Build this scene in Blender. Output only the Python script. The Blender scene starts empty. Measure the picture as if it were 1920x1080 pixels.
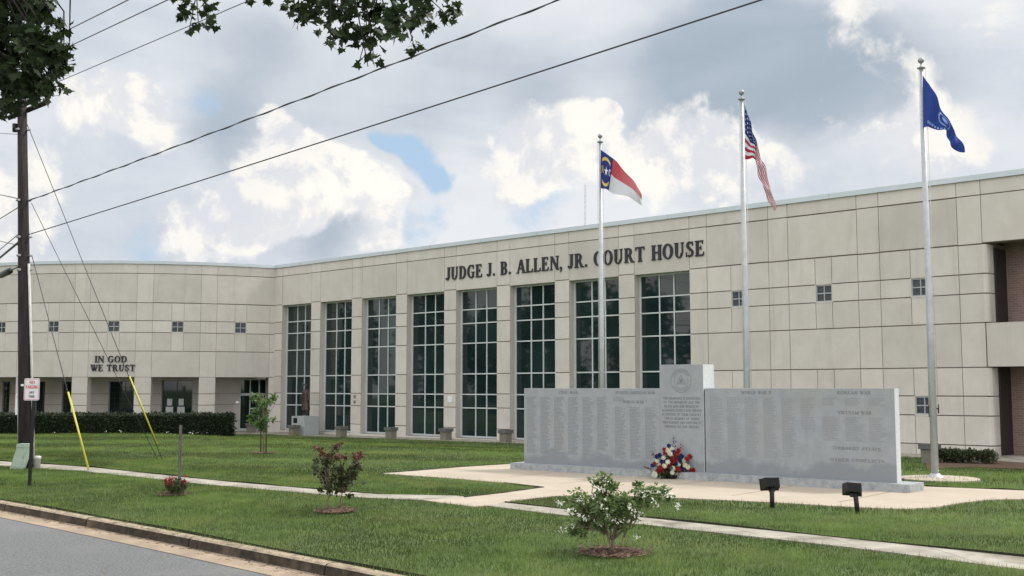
import bpy, bmesh, math, random
import numpy as np
from mathutils import Vector, Matrix
R_ = math.radians
sc = bpy.context.scene
col = sc.collection
random.seed(7); rng = np.random.default_rng(11)

# ------------------------------------------------------------------ camera
FPX, HOR, EYE = 2066.0, 188.0, 1.9
PITCH = math.atan(HOR / FPX)
cam_d = bpy.data.cameras.new('camera'); cam = bpy.data.objects.new('camera', cam_d); col.objects.link(cam)
cam.location = (0, 0, EYE); cam.rotation_euler = (math.pi / 2 + PITCH, 0, 0)
cam_d.sensor_width = 36.0; cam_d.lens = FPX / 1920 * 36.0
cam_d.clip_start = 0.1; cam_d.clip_end = 6000
sc.camera = cam

def ray(px, py):
    u, v = (px - 960) / FPX, (540 - py) / FPX
    return Vector((u, math.cos(PITCH) - v * math.sin(PITCH), math.sin(PITCH) + v * math.cos(PITCH)))
def at(px, py, Y):                       # point at forward distance Y
    r = ray(px, py); r = r * (Y / r.y); return Vector((r.x, r.y, r.z + EYE))

# ------------------------------------------------------------------ world
SUN_DIR = Vector((0.62, 0.22, 0.76)).normalized()
W = bpy.data.worlds.new('World'); sc.world = W; W.use_nodes = True
nt = W.node_tree; nt.nodes.clear()
def N(t, **k):
    n = nt.nodes.new(t)
    for a_, v_ in k.items(): setattr(n, a_, v_)
    return n
def LK(a_, b_): nt.links.new(a_, b_)
def math_(op, x, y=None, clamp=False):
    n = N('ShaderNodeMath', operation=op); n.use_clamp = clamp
    for i, v_ in enumerate((x, y)):
        if v_ is None: continue
        if isinstance(v_, (int, float)): n.inputs[i].default_value = v_
        else: LK(v_, n.inputs[i])
    return n.outputs[0]
def smooth(x, a_, b_, lo=0.0, hi=1.0):
    n = N('ShaderNodeMapRange', interpolation_type='SMOOTHSTEP')
    LK(x, n.inputs[0]); n.inputs[1].default_value = a_; n.inputs[2].default_value = b_
    n.inputs[3].default_value = lo; n.inputs[4].default_value = hi
    return n.outputs[0]
def mixc(f, A_, B_):
    n = N('ShaderNodeMix', data_type='RGBA'); 
    if isinstance(f, (int, float)): n.inputs[0].default_value = f
    else: LK(f, n.inputs[0])
    for i, c in ((6, A_), (7, B_)):
        if isinstance(c, tuple): n.inputs[i].default_value = (*c, 1)
        else: LK(c, n.inputs[i])
    return n.outputs[2]
def noise(vec, scale, detail=6, rough=.55, dist=0.0):
    n = N('ShaderNodeTexNoise'); LK(vec, n.inputs['Vector']); n.inputs['Scale'].default_value = scale
    n.inputs['Detail'].default_value = detail; n.inputs['Roughness'].default_value = rough
    n.inputs['Distortion'].default_value = dist
    return n
tc = N('ShaderNodeTexCoord'); dirv = tc.outputs['Generated']
warp = noise(dirv, 7.0, 5, .55)
wm = N('ShaderNodeVectorMath', operation='MULTIPLY_ADD'); LK(warp.outputs['Color'], wm.inputs[0])
wm.inputs[1].default_value = (.10, .10, .10)
wsub = N('ShaderNodeVectorMath', operation='SUBTRACT'); LK(dirv, wsub.inputs[0]); wsub.inputs[1].default_value = (.05, .05, .05)
LK(wsub.outputs[0], wm.inputs[2]); wd = wm.outputs[0]
def field(blobs):
    acc = None
    for (px, py, r, w) in blobs:
        c = ray(px, py).normalized()
        d = N('ShaderNodeVectorMath', operation='DISTANCE'); LK(wd, d.inputs[0]); d.inputs[1].default_value = c
        v_ = smooth(d.outputs['Value'], 0.0, r / FPX * 1.25, w, 0.0)
        acc = v_ if acc is None else math_('ADD', acc, v_)
    return acc
BRIGHT = [(30,400,105,.9),(60,300,90,.8),(10,480,80,.6),(200,205,105,.95),(270,215,70,.75),(150,170,60,.5),(330,430,85,.75),(440,410,115,.95),(540,330,110,1),(600,300,90,.9),(560,400,110,.95),
          (665,330,85,.95),(700,375,70,.8),(520,250,60,.6),(1040,260,120,.85),(1110,230,70,.8),(1130,212,34,.7),(1290,290,130,.85),(1180,330,110,.6),(1400,330,110,.6),(1500,340,90,.45),(980,330,120,.45),
          (1640,250,130,.45),(1840,190,130,.4),(1640,25,180,.35),(700,465,60,.75),(920,370,120,.35),(1750,290,130,.45),(60,40,120,.3),(480,30,150,.3),(1850,20,150,.35),(1560,20,90,.25),(1560,270,90,.4),(870,20,90,.3),(1100,30,110,.3),(820,400,70,.3)]
DARK = [(480,150,210,.8),(760,180,190,.7),(980,110,170,.6),(1280,130,210,.9),(1480,140,190,1.),(1650,130,160,.75),(1400,80,180,.6),(200,380,110,.3),(400,240,90,.55),
        (640,450,75,.6),(600,480,80,.5),(735,370,40,.5),(1800,110,150,.45),(1000,190,110,.3),(1900,300,120,.3),(760,440,50,.35),(1560,330,90,.3),(1700,330,100,.35)]
BLUE = [(715,240,36,.8),(752,258,50,1.1),(785,300,55,1.0),(815,345,45,.9),(850,350,70,.5),(800,430,90,.5),(320,130,110,.25),(250,470,110,.6),(430,490,90,.45),(1000,400,110,.4),(120,150,70,.25),(1570,310,60,.3),(390,200,60,.3)]
fine = noise(dirv, 13.0, 12, .60, .25).outputs['Fac']
shv = N('ShaderNodeVectorMath', operation='ADD'); LK(dirv, shv.inputs[0]); shv.inputs[1].default_value = (.011, .0, .016)
fine2 = noise(shv.outputs[0], 13.0, 12, .60, .25).outputs['Fac']
mid = noise(dirv, 5.0, 6, .55).outputs['Fac']
relief = smooth(math_('SUBTRACT', fine, fine2), -.06, .06)
nz = math_('MULTIPLY', math_('SUBTRACT', fine, .5), 1.9)
fb = math_('ADD', field(BRIGHT), nz); fd = math_('ADD', field(DARK), math_('MULTIPLY', nz, .22)); fu = math_('ADD', field(BLUE), math_('MULTIPLY', nz, 1.05))
mb_ = smooth(fb, .40, .74); md_ = smooth(fd, .15, 1.1); mu_ = smooth(fu, .25, .85)
sky = N('ShaderNodeTexSky', sky_type='NISHITA'); sky.sun_disc = False
sky.sun_elevation = math.asin(SUN_DIR.z); sky.sun_rotation = math.atan2(SUN_DIR.x, SUN_DIR.y); sky.air_density = 1.1; sky.dust_density = 1.4
skm = N('ShaderNodeMix', data_type='RGBA', blend_type='MULTIPLY'); skm.inputs[0].default_value = 1
LK(sky.outputs[0], skm.inputs[6]); skm.inputs[7].default_value = (.09, .09, .09, 1)
stv = N('ShaderNodeVectorMath', operation='MULTIPLY'); LK(dirv, stv.inputs[0]); stv.inputs[1].default_value = (1, 1, 3.2)
strat = noise(stv.outputs[0], 3.2, 8, .52, .3).outputs['Fac']
base = mixc(smooth(strat, .34, .66), (.56, .615, .69), (.77, .79, .825))
base = mixc(math_('MULTIPLY', relief, .12), base, (.86, .86, .87))
c = mixc(md_, base, mixc(smooth(strat, .35, .65), (.37, .44, .52), (.46, .525, .60)))
c = mixc(mu_, c, mixc(.80, skm.outputs[2], (.47, .64, .84)))
shade = mixc(math_('ADD', math_('MULTIPLY', relief, .75), smooth(noise(dirv, 9.0, 5, .6).outputs['Fac'], .35, .65, 0, .25)), (.69, .71, .76), (.965, .93, .865))
c = mixc(mb_, c, shade)
# brighter unseen sky overhead and behind the camera, added to fill the facade
sep = N('ShaderNodeSeparateXYZ'); LK(dirv, sep.inputs[0])
back = smooth(math_('SUBTRACT', math_('MULTIPLY', sep.outputs['Z'], 1.1), sep.outputs['Y']), -.45, .55)
BACK_COL = mixc(smooth(mid, .35, .65), (1.10, 1.14, 1.20), (1.70, 1.66, 1.58))
c = mixc(back, c, BACK_COL)
bg = N('ShaderNodeBackground'); LK(c, bg.inputs[0]); bg.inputs[1].default_value = 1.0
out = N('ShaderNodeOutputWorld'); LK(bg.outputs[0], out.inputs[0])

sd = bpy.data.lights.new('sun', 'SUN'); sun = bpy.data.objects.new('sun', sd); col.objects.link(sun)
sd.energy = 2.6; sd.angle = R_(7); sd.color = (1, .95, .88)
sun.rotation_euler = SUN_DIR.to_track_quat('Z', 'Y').to_euler(); sun.location = (20, 10, 40)
sc.view_settings.view_transform = 'Standard'; sc.view_settings.look = 'None'
sc.view_settings.exposure = 0.10; sc.view_settings.gamma = 1.0; sc.view_settings.use_curve_mapping = False

# ------------------------------------------------------------------ materials
MATS = {}
def mat(name, c1, c2=None, scale=4.0, rough=.8, bump=0.0, bscale=None, metal=0.0, spec=.4, attr=None, attr_amt=0.0, c3=None, s3=.6, detail=6, vscale=None, transl=0.0):
    if name in MATS: return MATS[name]
    m = bpy.data.materials.new(name); m.use_nodes = True; t = m.node_tree; t.nodes.clear()
    def n(tp, **k):
        q = t.nodes.new(tp)
        for a_, v_ in k.items(): setattr(q, a_, v_)
        return q
    o = n('ShaderNodeOutputMaterial'); p = n('ShaderNodeBsdfPrincipled')
    p.inputs['Roughness'].default_value = rough; p.inputs['Metallic'].default_value = metal
    p.inputs['Specular IOR Level'].default_value = spec
    geo = n('ShaderNodeNewGeometry'); pos = geo.outputs['Position']
    if vscale:
        vm = n('ShaderNodeVectorMath', operation='MULTIPLY'); t.links.new(pos, vm.inputs[0]); vm.inputs[1].default_value = vscale; pos = vm.outputs[0]
    def nz_(s, d=detail):
        q = n('ShaderNodeTexNoise'); t.links.new(pos, q.inputs['Vector']); q.inputs['Scale'].default_value = s; q.inputs['Detail'].default_value = d; q.inputs['Roughness'].default_value = .6
        return q.outputs['Fac']
    def mx(f, a_, b_, bt='MIX'):
        q = n('ShaderNodeMix', data_type='RGBA', blend_type=bt)
        if isinstance(f, float): q.inputs[0].default_value = f
        else: t.links.new(f, q.inputs[0])
        for i, c_ in ((6, a_), (7, b_)):
            if isinstance(c_, tuple): q.inputs[i].default_value = (*c_, 1)
            else: t.links.new(c_, q.inputs[i])
        return q.outputs[2]
    def mr(f, a_, b_):
        q = n('ShaderNodeMapRange'); t.links.new(f, q.inputs[0]); q.inputs[1].default_value = a_; q.inputs[2].default_value = b_; return q.outputs[0]
    cc = (c1) if c2 is None else mx(mr(nz_(scale), .35, .65), c1, c2)
    if c3 is not None: cc = mx(mr(nz_(s3, 4), .5, .7), cc, c3)
    if attr:
        at_ = n('ShaderNodeAttribute', attribute_name=attr)
        q = n('ShaderNodeMapRange'); t.links.new(at_.outputs['Fac'], q.inputs[0]); q.inputs[3].default_value = 1 - attr_amt; q.inputs[4].default_value = 1 + attr_amt
        cv = n('ShaderNodeCombineColor'); 
        for i in range(3): t.links.new(q.outputs[0], cv.inputs[i])
        cc = mx(1.0, cc, cv.outputs[0], 'MULTIPLY')
    if isinstance(cc, tuple): p.inputs['Base Color'].default_value = (*cc, 1)
    else: t.links.new(cc, p.inputs['Base Color'])
    if bump:
        b_ = n('ShaderNodeBump'); b_.inputs['Strength'].default_value = bump; b_.inputs['Distance'].default_value = .02
        t.links.new(nz_(bscale or scale * 3), b_.inputs['Height']); t.links.new(b_.outputs[0], p.inputs['Normal'])
    if transl:
        tr = n('ShaderNodeBsdfTranslucent'); ms = n('ShaderNodeMixShader'); ms.inputs[0].default_value = transl
        if isinstance(cc, tuple): tr.inputs[0].default_value = (*cc, 1)
        else: t.links.new(cc, tr.inputs[0])
        t.links.new(p.outputs[0], ms.inputs[1]); t.links.new(tr.outputs[0], ms.inputs[2]); t.links.new(ms.outputs[0], o.inputs[0])
    else: t.links.new(p.outputs[0], o.inputs[0])
    MATS[name] = m; return m

M_panel = mat('precast_concrete', (.558,.522,.480), (.61,.575,.535), 1.6, .85, .35, 40, attr='tone', attr_amt=.10, c3=(.545,.515,.475), s3=.45)
M_joint = mat('joint_sealant', (.185,.16,.135), rough=.9)
M_coping = mat('coping_metal', (.50,.56,.60), (.55,.60,.64), 1.0, .45, metal=.3)
M_white = mat('white_frame', (.60,.64,.65), (.54,.58,.59), 3, .45)
M_steel_frame = mat('gray_frame', (.40,.42,.43), (.34,.36,.37), 3, .5)
M_glass = mat('dark_glass', (.009,.019,.020), (.018,.036,.036), .5, .03, spec=.55)
M_glass2 = mat('block_glass', (.03,.036,.046), (.07,.08,.095), 9, .25, spec=.4)
M_dark = mat('dark_panel', (.03,.025,.028), rough=.5)
M_letter = mat('black_letter', (.018,.018,.025), rough=.45)
M_granite = mat('gray_granite', (.285,.308,.335), (.33,.353,.382), 5, .55, .12, 80, c3=(.31,.33,.33), s3=.9)
M_granite_rough = mat('rough_granite', (.52,.55,.575), (.62,.645,.66), 14, .8, .4, 30)
M_granite_base = mat('granite_base', (.27,.295,.32), (.40,.42,.44), 9, .75, .5, 25)
M_engrave = mat('engraving', (.27,.288,.305), rough=.9)
M_names = mat('engraving_left', (.225,.243,.26), rough=.9)
M_engrave2 = mat('engraving_head', (.20,.213,.228), rough=.9)
M_stain = None
M_walk = mat('sidewalk_concrete', (.27,.25,.21), (.41,.385,.33), 2.2, .9, .4, 30, c3=(.15,.135,.10), s3=1.3)
M_plaza = mat('plaza_concrete', (.40,.345,.275), (.455,.395,.32), 1.2, .9, .25, 40)
M_asphalt = mat('asphalt', (.11,.115,.122), (.235,.24,.245), 38, .9, .9, 90, c3=(.205,.21,.21), s3=.7)
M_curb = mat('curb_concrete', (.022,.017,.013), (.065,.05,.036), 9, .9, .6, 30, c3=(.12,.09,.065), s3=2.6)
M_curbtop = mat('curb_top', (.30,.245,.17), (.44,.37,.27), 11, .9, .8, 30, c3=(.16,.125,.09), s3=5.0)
M_gutter = mat('gutter_concrete', (.29,.225,.165), (.40,.315,.23), 3, .9, .5, 40, c3=(.28,.22,.17), s3=1.6)
M_lawn = mat('lawn_soil', (.055,.095,.024), (.095,.140,.040), 1.3, .95, .8, 30, attr=None, c3=(.05,.08,.025), s3=.35)
M_ground = mat('far_ground', (.05,.075,.028), (.07,.10,.035), .2, .95)
M_soil_shade = mat('soil_and_edge_shade', (.016,.018,.010), (.035,.034,.018), 20, .95, .5)  # planter soil, also the painted shade of the turf edges
M_pole = mat('flagpole_aluminium', (.40,.42,.45), (.48,.50,.53), 5, .45, metal=.3)
M_wood = mat('creosote_wood', (.016,.012,.014), (.045,.035,.037), 9, .9, .5, 60, vscale=(1, 1, .08))
M_black = mat('black_metal', (.006,.0055,.007), rough=.5)
M_wire = mat('wire', (.06,.06,.075), rough=.6)
M_steel = mat('galvanised_steel', (.33,.34,.36), rough=.5, metal=.6)
M_yellow = mat('yellow_plastic', (.64,.58,.09), (.55,.50,.08), 4, .5)
M_green_box = mat('pedestal_green', (.38,.47,.40), (.33,.42,.35), 6, .6)
M_white_pvc = mat('white_pvc', (.60,.60,.58), (.48,.48,.46), 9, .6)
M_mulch = mat('mulch', (.075,.042,.03), (.15,.09,.06), 40, .95, .9, 60, c3=(.20,.15,.10), s3=18)
M_bark = mat('thin_bark', (.16,.12,.09), (.25,.20,.15), 14, .9, .5)
M_bronze = mat('dark_bronze', (.055,.04,.035), (.09,.07,.06), 8, .5, metal=.6)
M_sign = mat('sign_white', (.74,.72,.74), rough=.5)
M_red = mat('sign_red', (.55,.03,.08), rough=.6)
M_paper = mat('paper', (.75,.77,.8), rough=.8)
M_planter = mat('planter_aggregate', (.16,.145,.115), (.26,.24,.20), 25, .95, .8, 50)
M_planter_rim = mat('planter_rim', (.10,.10,.105), (.15,.15,.15), 20, .9)
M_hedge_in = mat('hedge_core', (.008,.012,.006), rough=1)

def leafmat(name, a_, b_, tr=.25, rough=.55, sc_=6):
    return mat(name, a_, b_, sc_, rough, attr='tone', attr_amt=.35, transl=tr, spec=.35)
M_leaf_hedge = leafmat('hedge_leaf', (.018,.030,.012), (.030,.048,.018), .15)
M_leaf_maple = leafmat('maple_leaf', (.022,.040,.014), (.040,.065,.022), .22)
M_leaf_shrub = leafmat('shrub_leaf', (.115,.18,.06), (.21,.28,.11), .38)
M_leaf_dark = leafmat('dark_shrub_leaf', (.050,.068,.028), (.090,.095,.045), .25)
M_leaf_red = leafmat('reddish_leaf', (.11,.035,.03), (.15,.06,.045), .25)
M_leaf_young = leafmat('young_leaf', (.09,.17,.05), (.16,.26,.09), .35)
M_leaf_box = leafmat('boxwood_leaf', (.035,.050,.022), (.055,.075,.03), .15)
M_blossom = mat('white_blossom', (.80,.80,.72), (.66,.70,.58), 30, .7, transl=.2)
M_blossom_red = mat('red_blossom', (.34,.022,.03), (.22,.02,.03), 30, .7, transl=.15)
M_blossom_navy = mat('navy_petal', (.012,.018,.08), (.02,.028,.12), 30, .7)
M_blossom_yel = mat('cream_petal', (.72,.66,.42), (.75,.72,.6), 30, .7)
M_grass = mat('grass_blade', (.074,.128,.033), (.158,.218,.062), 1.4, .75, attr='tone', attr_amt=.62, transl=.3, spec=.15, c3=(.19,.21,.07), s3=.42)

# ------------------------------------------------------------------ mesh helpers
def tag(o, label=None, cat=None, group=None, kind=None):
    if label: o['label'] = label
    if cat: o['category'] = cat
    if group: o['group'] = group
    if kind: o['kind'] = kind
    return o
def wloc(o):
    v = Vector(o.location)
    while o.parent: o = o.parent; v = v + Vector(o.location)
    return v
def link(name, me, parent=None, loc=None):
    o = bpy.data.objects.new(name, me); col.objects.link(o)
    if parent: o.parent = parent
    return o
def thing(name, loc, label, cat, group=None):
    o = bpy.data.objects.new(name, None); col.objects.link(o); o.location = loc; o.empty_display_size = .3
    return tag(o, label, cat, group)

class MB:
    """collects geometry in world space, build() links it as ONE mesh object"""
    def __init__(s): s.v = []; s.f = []; s.t = []; s.m = []; s.mi = 0; s.sm = []
    def quad(s, P, tone=.5, sm=False):
        i = len(s.v); s.v += [tuple(p) for p in P]; s.f.append(tuple(range(i, i + len(P)))); s.t.append(tone); s.m.append(s.mi); s.sm.append(sm)
    def hexa(s, P, tone=.5):          # P: 8 points, bottom 4 ccw then top 4
        i = len(s.v); s.v += [tuple(p) for p in P]
        for f in ((3,2,1,0),(4,5,6,7),(0,1,5,4),(1,2,6,5),(2,3,7,6),(3,0,4,7)):
            s.f.append(tuple(i + k for k in f)); s.t.append(tone); s.m.append(s.mi); s.sm.append(False)
    def box(s, x0, x1, y0, y1, z0, z1, fn=None, tone=.5, taper=0):
        P = [(x0+0,y0,z0),(x1,y0,z0),(x1,y1,z0),(x0,y1,z0),(x0+taper,y0+taper,z1),(x1-taper,y0+taper,z1),(x1-taper,y1-taper,z1),(x0+taper,y1-taper,z1)]
        if fn: P = [fn(*p) for p in P]
        s.hexa(P, tone)
    def gbox(s, fn, u0, u1, w0, w1, z0, z1, du=None, tone=.5):
        n = 1 if not du else max(1, int(math.ceil((u1 - u0) / du)))
        if n == 1: s.box(u0, u1, w0, w1, z0, z1, fn, tone); return
        i0 = len(s.v)
        for k in range(n + 1):
            u = u0 + (u1 - u0) * k / n
            s.v += [tuple(fn(u, w0, z0)), tuple(fn(u, w1, z0)), tuple(fn(u, w1, z1)), tuple(fn(u, w0, z1))]
        for k in range(n):
            a_ = i0 + 4 * k; b_ = a_ + 4
            for j in range(4):
                s.f.append((a_ + j, b_ + j, b_ + (j + 1) % 4, a_ + (j + 1) % 4)); s.t.append(tone); s.m.append(s.mi); s.sm.append(False)
        s.f.append((i0, i0+3, i0+2, i0+1)); e = i0 + 4 * n; s.f.append((e, e+1, e+2, e+3)); s.t += [tone]*2; s.m += [s.mi]*2; s.sm += [False]*2
    def tube(s, pts, rad, n=8, cap=True, tone=.5, sm=True):
        pts = [Vector(p) for p in pts]; m = len(pts)
        if not hasattr(rad, '__len__'): rad = [rad] * m
        i0 = len(s.v); up = Vector((0, 0, 1)); prev = None
        for k, p in enumerate(pts):
            d = (pts[min(k + 1, m - 1)] - pts[max(k - 1, 0)]).normalized()
            ref = up if abs(d.z) < .95 else Vector((1, 0, 0))
            if prev is not None: ref = prev
            x = (ref - d * ref.dot(d)).normalized(); y = d.cross(x); prev = x
            for j in range(n):
                a_ = 2 * math.pi * j / n; s.v.append(tuple(p + (x * math.cos(a_) + y * math.sin(a_)) * rad[k]))
        for k in range(m - 1):
            for j in range(n):
                a_ = i0 + k * n + j; b_ = i0 + k * n + (j + 1) % n
                s.f.append((a_, b_, b_ + n, a_ + n)); s.t.append(tone); s.m.append(s.mi); s.sm.append(sm)
        if cap:
            s.f.append(tuple(i0 + j for j in reversed(range(n)))); s.f.append(tuple(i0 + (m - 1) * n + j for j in range(n)))
            s.t += [tone]*2; s.m += [s.mi]*2; s.sm += [False]*2
    def lathe(s, c, prof, n=16, tone=.5, sm=True):     # prof: (r,z) list
        s.tube([(c[0], c[1], c[2] + z + 1e-5 * i) for i, (r, z) in enumerate(prof)], [max(r, 1e-4) for r, z in prof], n, True, tone, sm)
    def build(s, name, mats, parent=None, smooth=None):
        L = wloc(parent) if parent else Vector((0, 0, 0))
        me = bpy.data.meshes.new(name)
        me.from_pydata([(x - L.x, y - L.y, z - L.z) for x, y, z in s.v], [], s.f)
        if not isinstance(mats, (list, tuple)): mats = [mats]
        for m in mats: me.materials.append(m)
        me.polygons.foreach_set('material_index', s.m); me.polygons.foreach_set('use_smooth', s.sm)
        a_ = me.attributes.new('tone', 'FLOAT', 'FACE'); a_.data.foreach_set('value', s.t)
        me.update(); return link(name, me, parent)

def mesh_np(name, V, F, m, parent=None, tone=None, mats_idx=None):
    """V (N,3) world, F (M,k)"""
    V = np.asarray(V, dtype=np.float32); F = np.asarray(F, dtype=np.int32)
    if parent: L = wloc(parent); V = V - np.array([L.x, L.y, L.z], dtype=np.float32)
    me = bpy.data.meshes.new(name); k = F.shape[1]
    me.vertices.add(len(V)); me.vertices.foreach_set('co', V.ravel())
    me.loops.add(F.size); me.loops.foreach_set('vertex_index', F.ravel())
    me.polygons.add(len(F)); me.polygons.foreach_set('loop_start', np.arange(0, F.size, k, dtype=np.int32))
    if not isinstance(m, (list, tuple)): m = [m]
    for q in m: me.materials.append(q)
    if mats_idx is not None: me.polygons.foreach_set('material_index', np.asarray(mats_idx, dtype=np.int32))
    if tone is not None:
        a_ = me.attributes.new('tone', 'FLOAT', 'FACE'); a_.data.foreach_set('value', np.asarray(tone, dtype=np.float32))
    me.update(calc_edges=True); me.validate()
    return link(name, me, parent)

LEAF_OVAL = (np.array([(0,0,0),(.26,.35,.05),(.20,.75,.03),(0,1,-.06),(-.20,.75,.03),(-.26,.35,.05)]), [(0,1,2,3),(0,3,4,5)])
_ml = [(0,0),(.10,.16),(.42,.02),(.38,.22),(.56,.46),(.30,.44),(.26,.62),(.10,.72),(0,1.0),(-.10,.72),(-.26,.62),(-.30,.44),(-.56,.46),(-.38,.22),(-.42,.02),(-.10,.16)]
LEAF_MAPLE = (np.array([(x, y, .10 * abs(x) - .10 * y * y) for x, y in _ml] + [(0, .38, -.01)]), [(i, (i + 1) % 16, 16) for i in range(16)])
def leaves(P, size, shape=LEAF_OVAL, droop=.3, rs=rng, jit=.35, axis=None):
    """P (n,3) leaf bases -> V, F, tone"""
    P = np.asarray(P); n = len(P); T, FF = shape; k = len(T)
    yaw = rs.uniform(0, 2 * np.pi, n); pit = rs.normal(-droop, .55, n); roll = rs.normal(0, .7, n)
    y = np.stack([np.cos(yaw) * np.cos(pit), np.sin(yaw) * np.cos(pit), np.sin(pit)], 1)
    s0 = np.stack([-np.sin(yaw), np.cos(yaw), np.zeros(n)], 1); z0 = np.cross(s0, y)
    x = s0 * np.cos(roll)[:, None] + z0 * np.sin(roll)[:, None]; z = np.cross(x, y)
    sz = size * (1 + rs.uniform(-jit, jit, n))
    V = P[:, None, :] + sz[:, None, None] * (T[None, :, 0, None] * x[:, None, :] + T[None, :, 1, None] * y[:, None, :] + T[None, :, 2, None] * z[:, None, :])
    F = (np.arange(n)[:, None, None] * k + np.array(FF)[None]).reshape(-1, len(FF[0]))
    tone = np.repeat(rs.uniform(0, 1, n), len(FF))
    return V.reshape(-1, 3), F, tone
def blobpts(blobs, n, rs=rng, shell=.5):
    """blobs: (center Vector, radius(s)) ; points fill ellipsoids, denser to the shell"""
    w = np.array([(np.prod(r) if hasattr(r, '__len__') else r ** 3) ** (2 / 3) for c_, r in blobs]); w = w / w.sum()
    idx = rs.choice(len(blobs), n, p=w)
    d = rs.normal(size=(n, 3)); d /= np.linalg.norm(d, axis=1)[:, None]
    u = rs.uniform(0, 1, n) ** shell
    C = np.array([tuple(c_) for c_, r in blobs])[idx]; RR = np.array([(r if hasattr(r, '__len__') else (r, r, r)) for c_, r in blobs])[idx]
    return C + d * u[:, None] * RR

# ------------------------------------------------------------------ layout frame (facade line)
FA = Vector((-12.15, 60.0)); fa = Vector((.7314, -.6819)); fb_ = Vector((.6819, .7314))
def FP(t, w, z): return Vector((FA.x + fa.x * t + fb_.x * w, FA.y + fa.y * t + fb_.y * w, z))
RC = Vector((-21.8, 75.2)); RR0 = 16.7
def CP(th, w, z):
    a_ = R_(th); r = RR0 - w; return Vector((RC.x + r * math.sin(a_), RC.y - r * math.cos(a_), z))
def ground_z(x, y):
    x = np.asarray(x, float); y = np.asarray(y, float)
    D = (FA.x - x) * fb_.x + (FA.y - y) * fb_.y; t = (x - FA.x) * fa.x + (y - FA.y) * fa.y
    D2 = np.minimum(D, np.hypot(x - RC.x, y - RC.y) - RR0)
    s = np.clip((13.5 - D2) / 9.5, 0, 1); s = s * s * (3 - 2 * s)
    return -(.53 - .3 * np.clip(t / 37, 0, 1)) * s
def gz(x, y): return float(ground_z(x, y))
def spot(px, py, dz=0.0):                 # where the photo shows this point of the ground
    r = ray(px, py); s = (dz - EYE) / r.z; lo = None
    for _ in range(40):
        P = r * s; s2 = (gz(P.x, P.y) + dz - EYE) / r.z; s = .5 * s + .5 * s2
    P = r * s; return Vector((P.x, P.y, P.z + EYE))
def road_D(t): return 27.60 + .36 * (max(t - 28, 0) / 13.0) ** 2 if t < 45 else 28.216 + .072 * (t - 45)
def TD(t, D, z=0): return Vector((FA.x + fa.x * t - fb_.x * D, FA.y + fa.y * t - fb_.y * D, z))

# ------------------------------------------------------------------ ground, road, walks
g = MB(); g.quad([(-1500,-1500,-.75),(1500,-1500,-.75),(1500,1500,-.75),(-1500,1500,-.75)])
tag(g.build('ground', M_ground), kind='structure')
ts = np.concatenate([np.arange(-90, 10, 4.), np.arange(10, 56, 1.), np.arange(56, 140, 4.)])
fr = np.concatenate([np.linspace(-45, 2, 12), np.linspace(3, 27, 33)])
rows = []
for t in ts:
    Dc = road_D(t); rowD = [d if d < 20 else 20 + (d - 20) * (Dc - 20) / 7.0 for d in fr]
    rows.append([(*TD(t, d)[:2], 0) for d in rowD])
V = np.array(rows).reshape(-1, 3); V[:, 2] = ground_z(V[:, 0], V[:, 1]) + .006 * np.sin(V[:, 0] * 1.3) * np.cos(V[:, 1] * .9)
nr = len(fr); F = [(i * nr + j, i * nr + j + 1, (i + 1) * nr + j + 1, (i + 1) * nr + j) for i in range(len(ts) - 1) for j in range(nr - 1)]
lawn = mesh_np('lawn', V, F, M_lawn); tag(lawn, kind='structure')
for p_ in lawn.data.polygons: p_.use_smooth = True

def strip(name, prof, m, t0=-90, t1=140):       # prof: list of (dD, z) offsets from the lawn edge, swept along the road
    tt = [t0, -40, 0, 15] + list(np.arange(24, 50, 1.0)) + [55, 65, 80, t1]
    mb = MB()
    for a_, b_ in zip(tt[:-1], tt[1:]):
        for (d0, z0), (d1, z1) in zip(prof[:-1], prof[1:]):
            mb.quad([TD(a_, road_D(a_) + d0, z0), TD(b_, road_D(b_) + d0, z0), TD(b_, road_D(b_) + d1, z1), TD(a_, road_D(a_) + d1, z1)])
    return mb
k_ = MB(); tt = [-90, -40, 0, 15] + list(np.arange(22, 52, 3.0)) + [55, 65, 80, 140]
for a_, b_ in zip(tt[:-1], tt[1:]):
    gp = .012
    def cz(t, d, z): return TD(t, road_D(t) + d, z)
    n = 6
    for i in range(n):
        u0 = a_ + gp + (b_ - a_ - 2 * gp) * i / n; u1 = a_ + gp + (b_ - a_ - 2 * gp) * (i + 1) / n
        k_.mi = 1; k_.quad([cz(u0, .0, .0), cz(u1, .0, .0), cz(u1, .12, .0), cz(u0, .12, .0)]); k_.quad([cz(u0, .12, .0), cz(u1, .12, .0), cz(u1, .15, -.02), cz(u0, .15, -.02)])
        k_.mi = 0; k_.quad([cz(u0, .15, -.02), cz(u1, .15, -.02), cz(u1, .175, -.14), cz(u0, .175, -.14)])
    for u in (a_ + gp, b_ - gp): k_.quad([cz(u, 0, 0), cz(u, .12, 0), cz(u, .15, -.02), cz(u, .175, -.2), cz(u, 0, -.2)])
k_.mi = 0
for a_, b_ in zip(tt[:-1], tt[1:]): k_.quad([cz(a_, 0, -.03), cz(b_, 0, -.03), cz(b_, .15, -.03), cz(a_, .15, -.03)])
tag(k_.build('kerb', [M_curb, M_curbtop]), kind='structure')
tag(strip('gutter', [(.17, -.124), (.55, -.134)], M_gutter).build('gutter', M_gutter), kind='structure')
tag(strip('road', [(.53, -.140), (4.5, -.10), (9.0, -.15)], M_asphalt).build('road', M_asphalt), kind='structure')
tag(strip('road', [(9.0, -.15), (9.3, -.15), (9.35, 0), (9.5, 0), (40, .1)], M_ground).build('far_verge', M_lawn), kind='structure')

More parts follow.
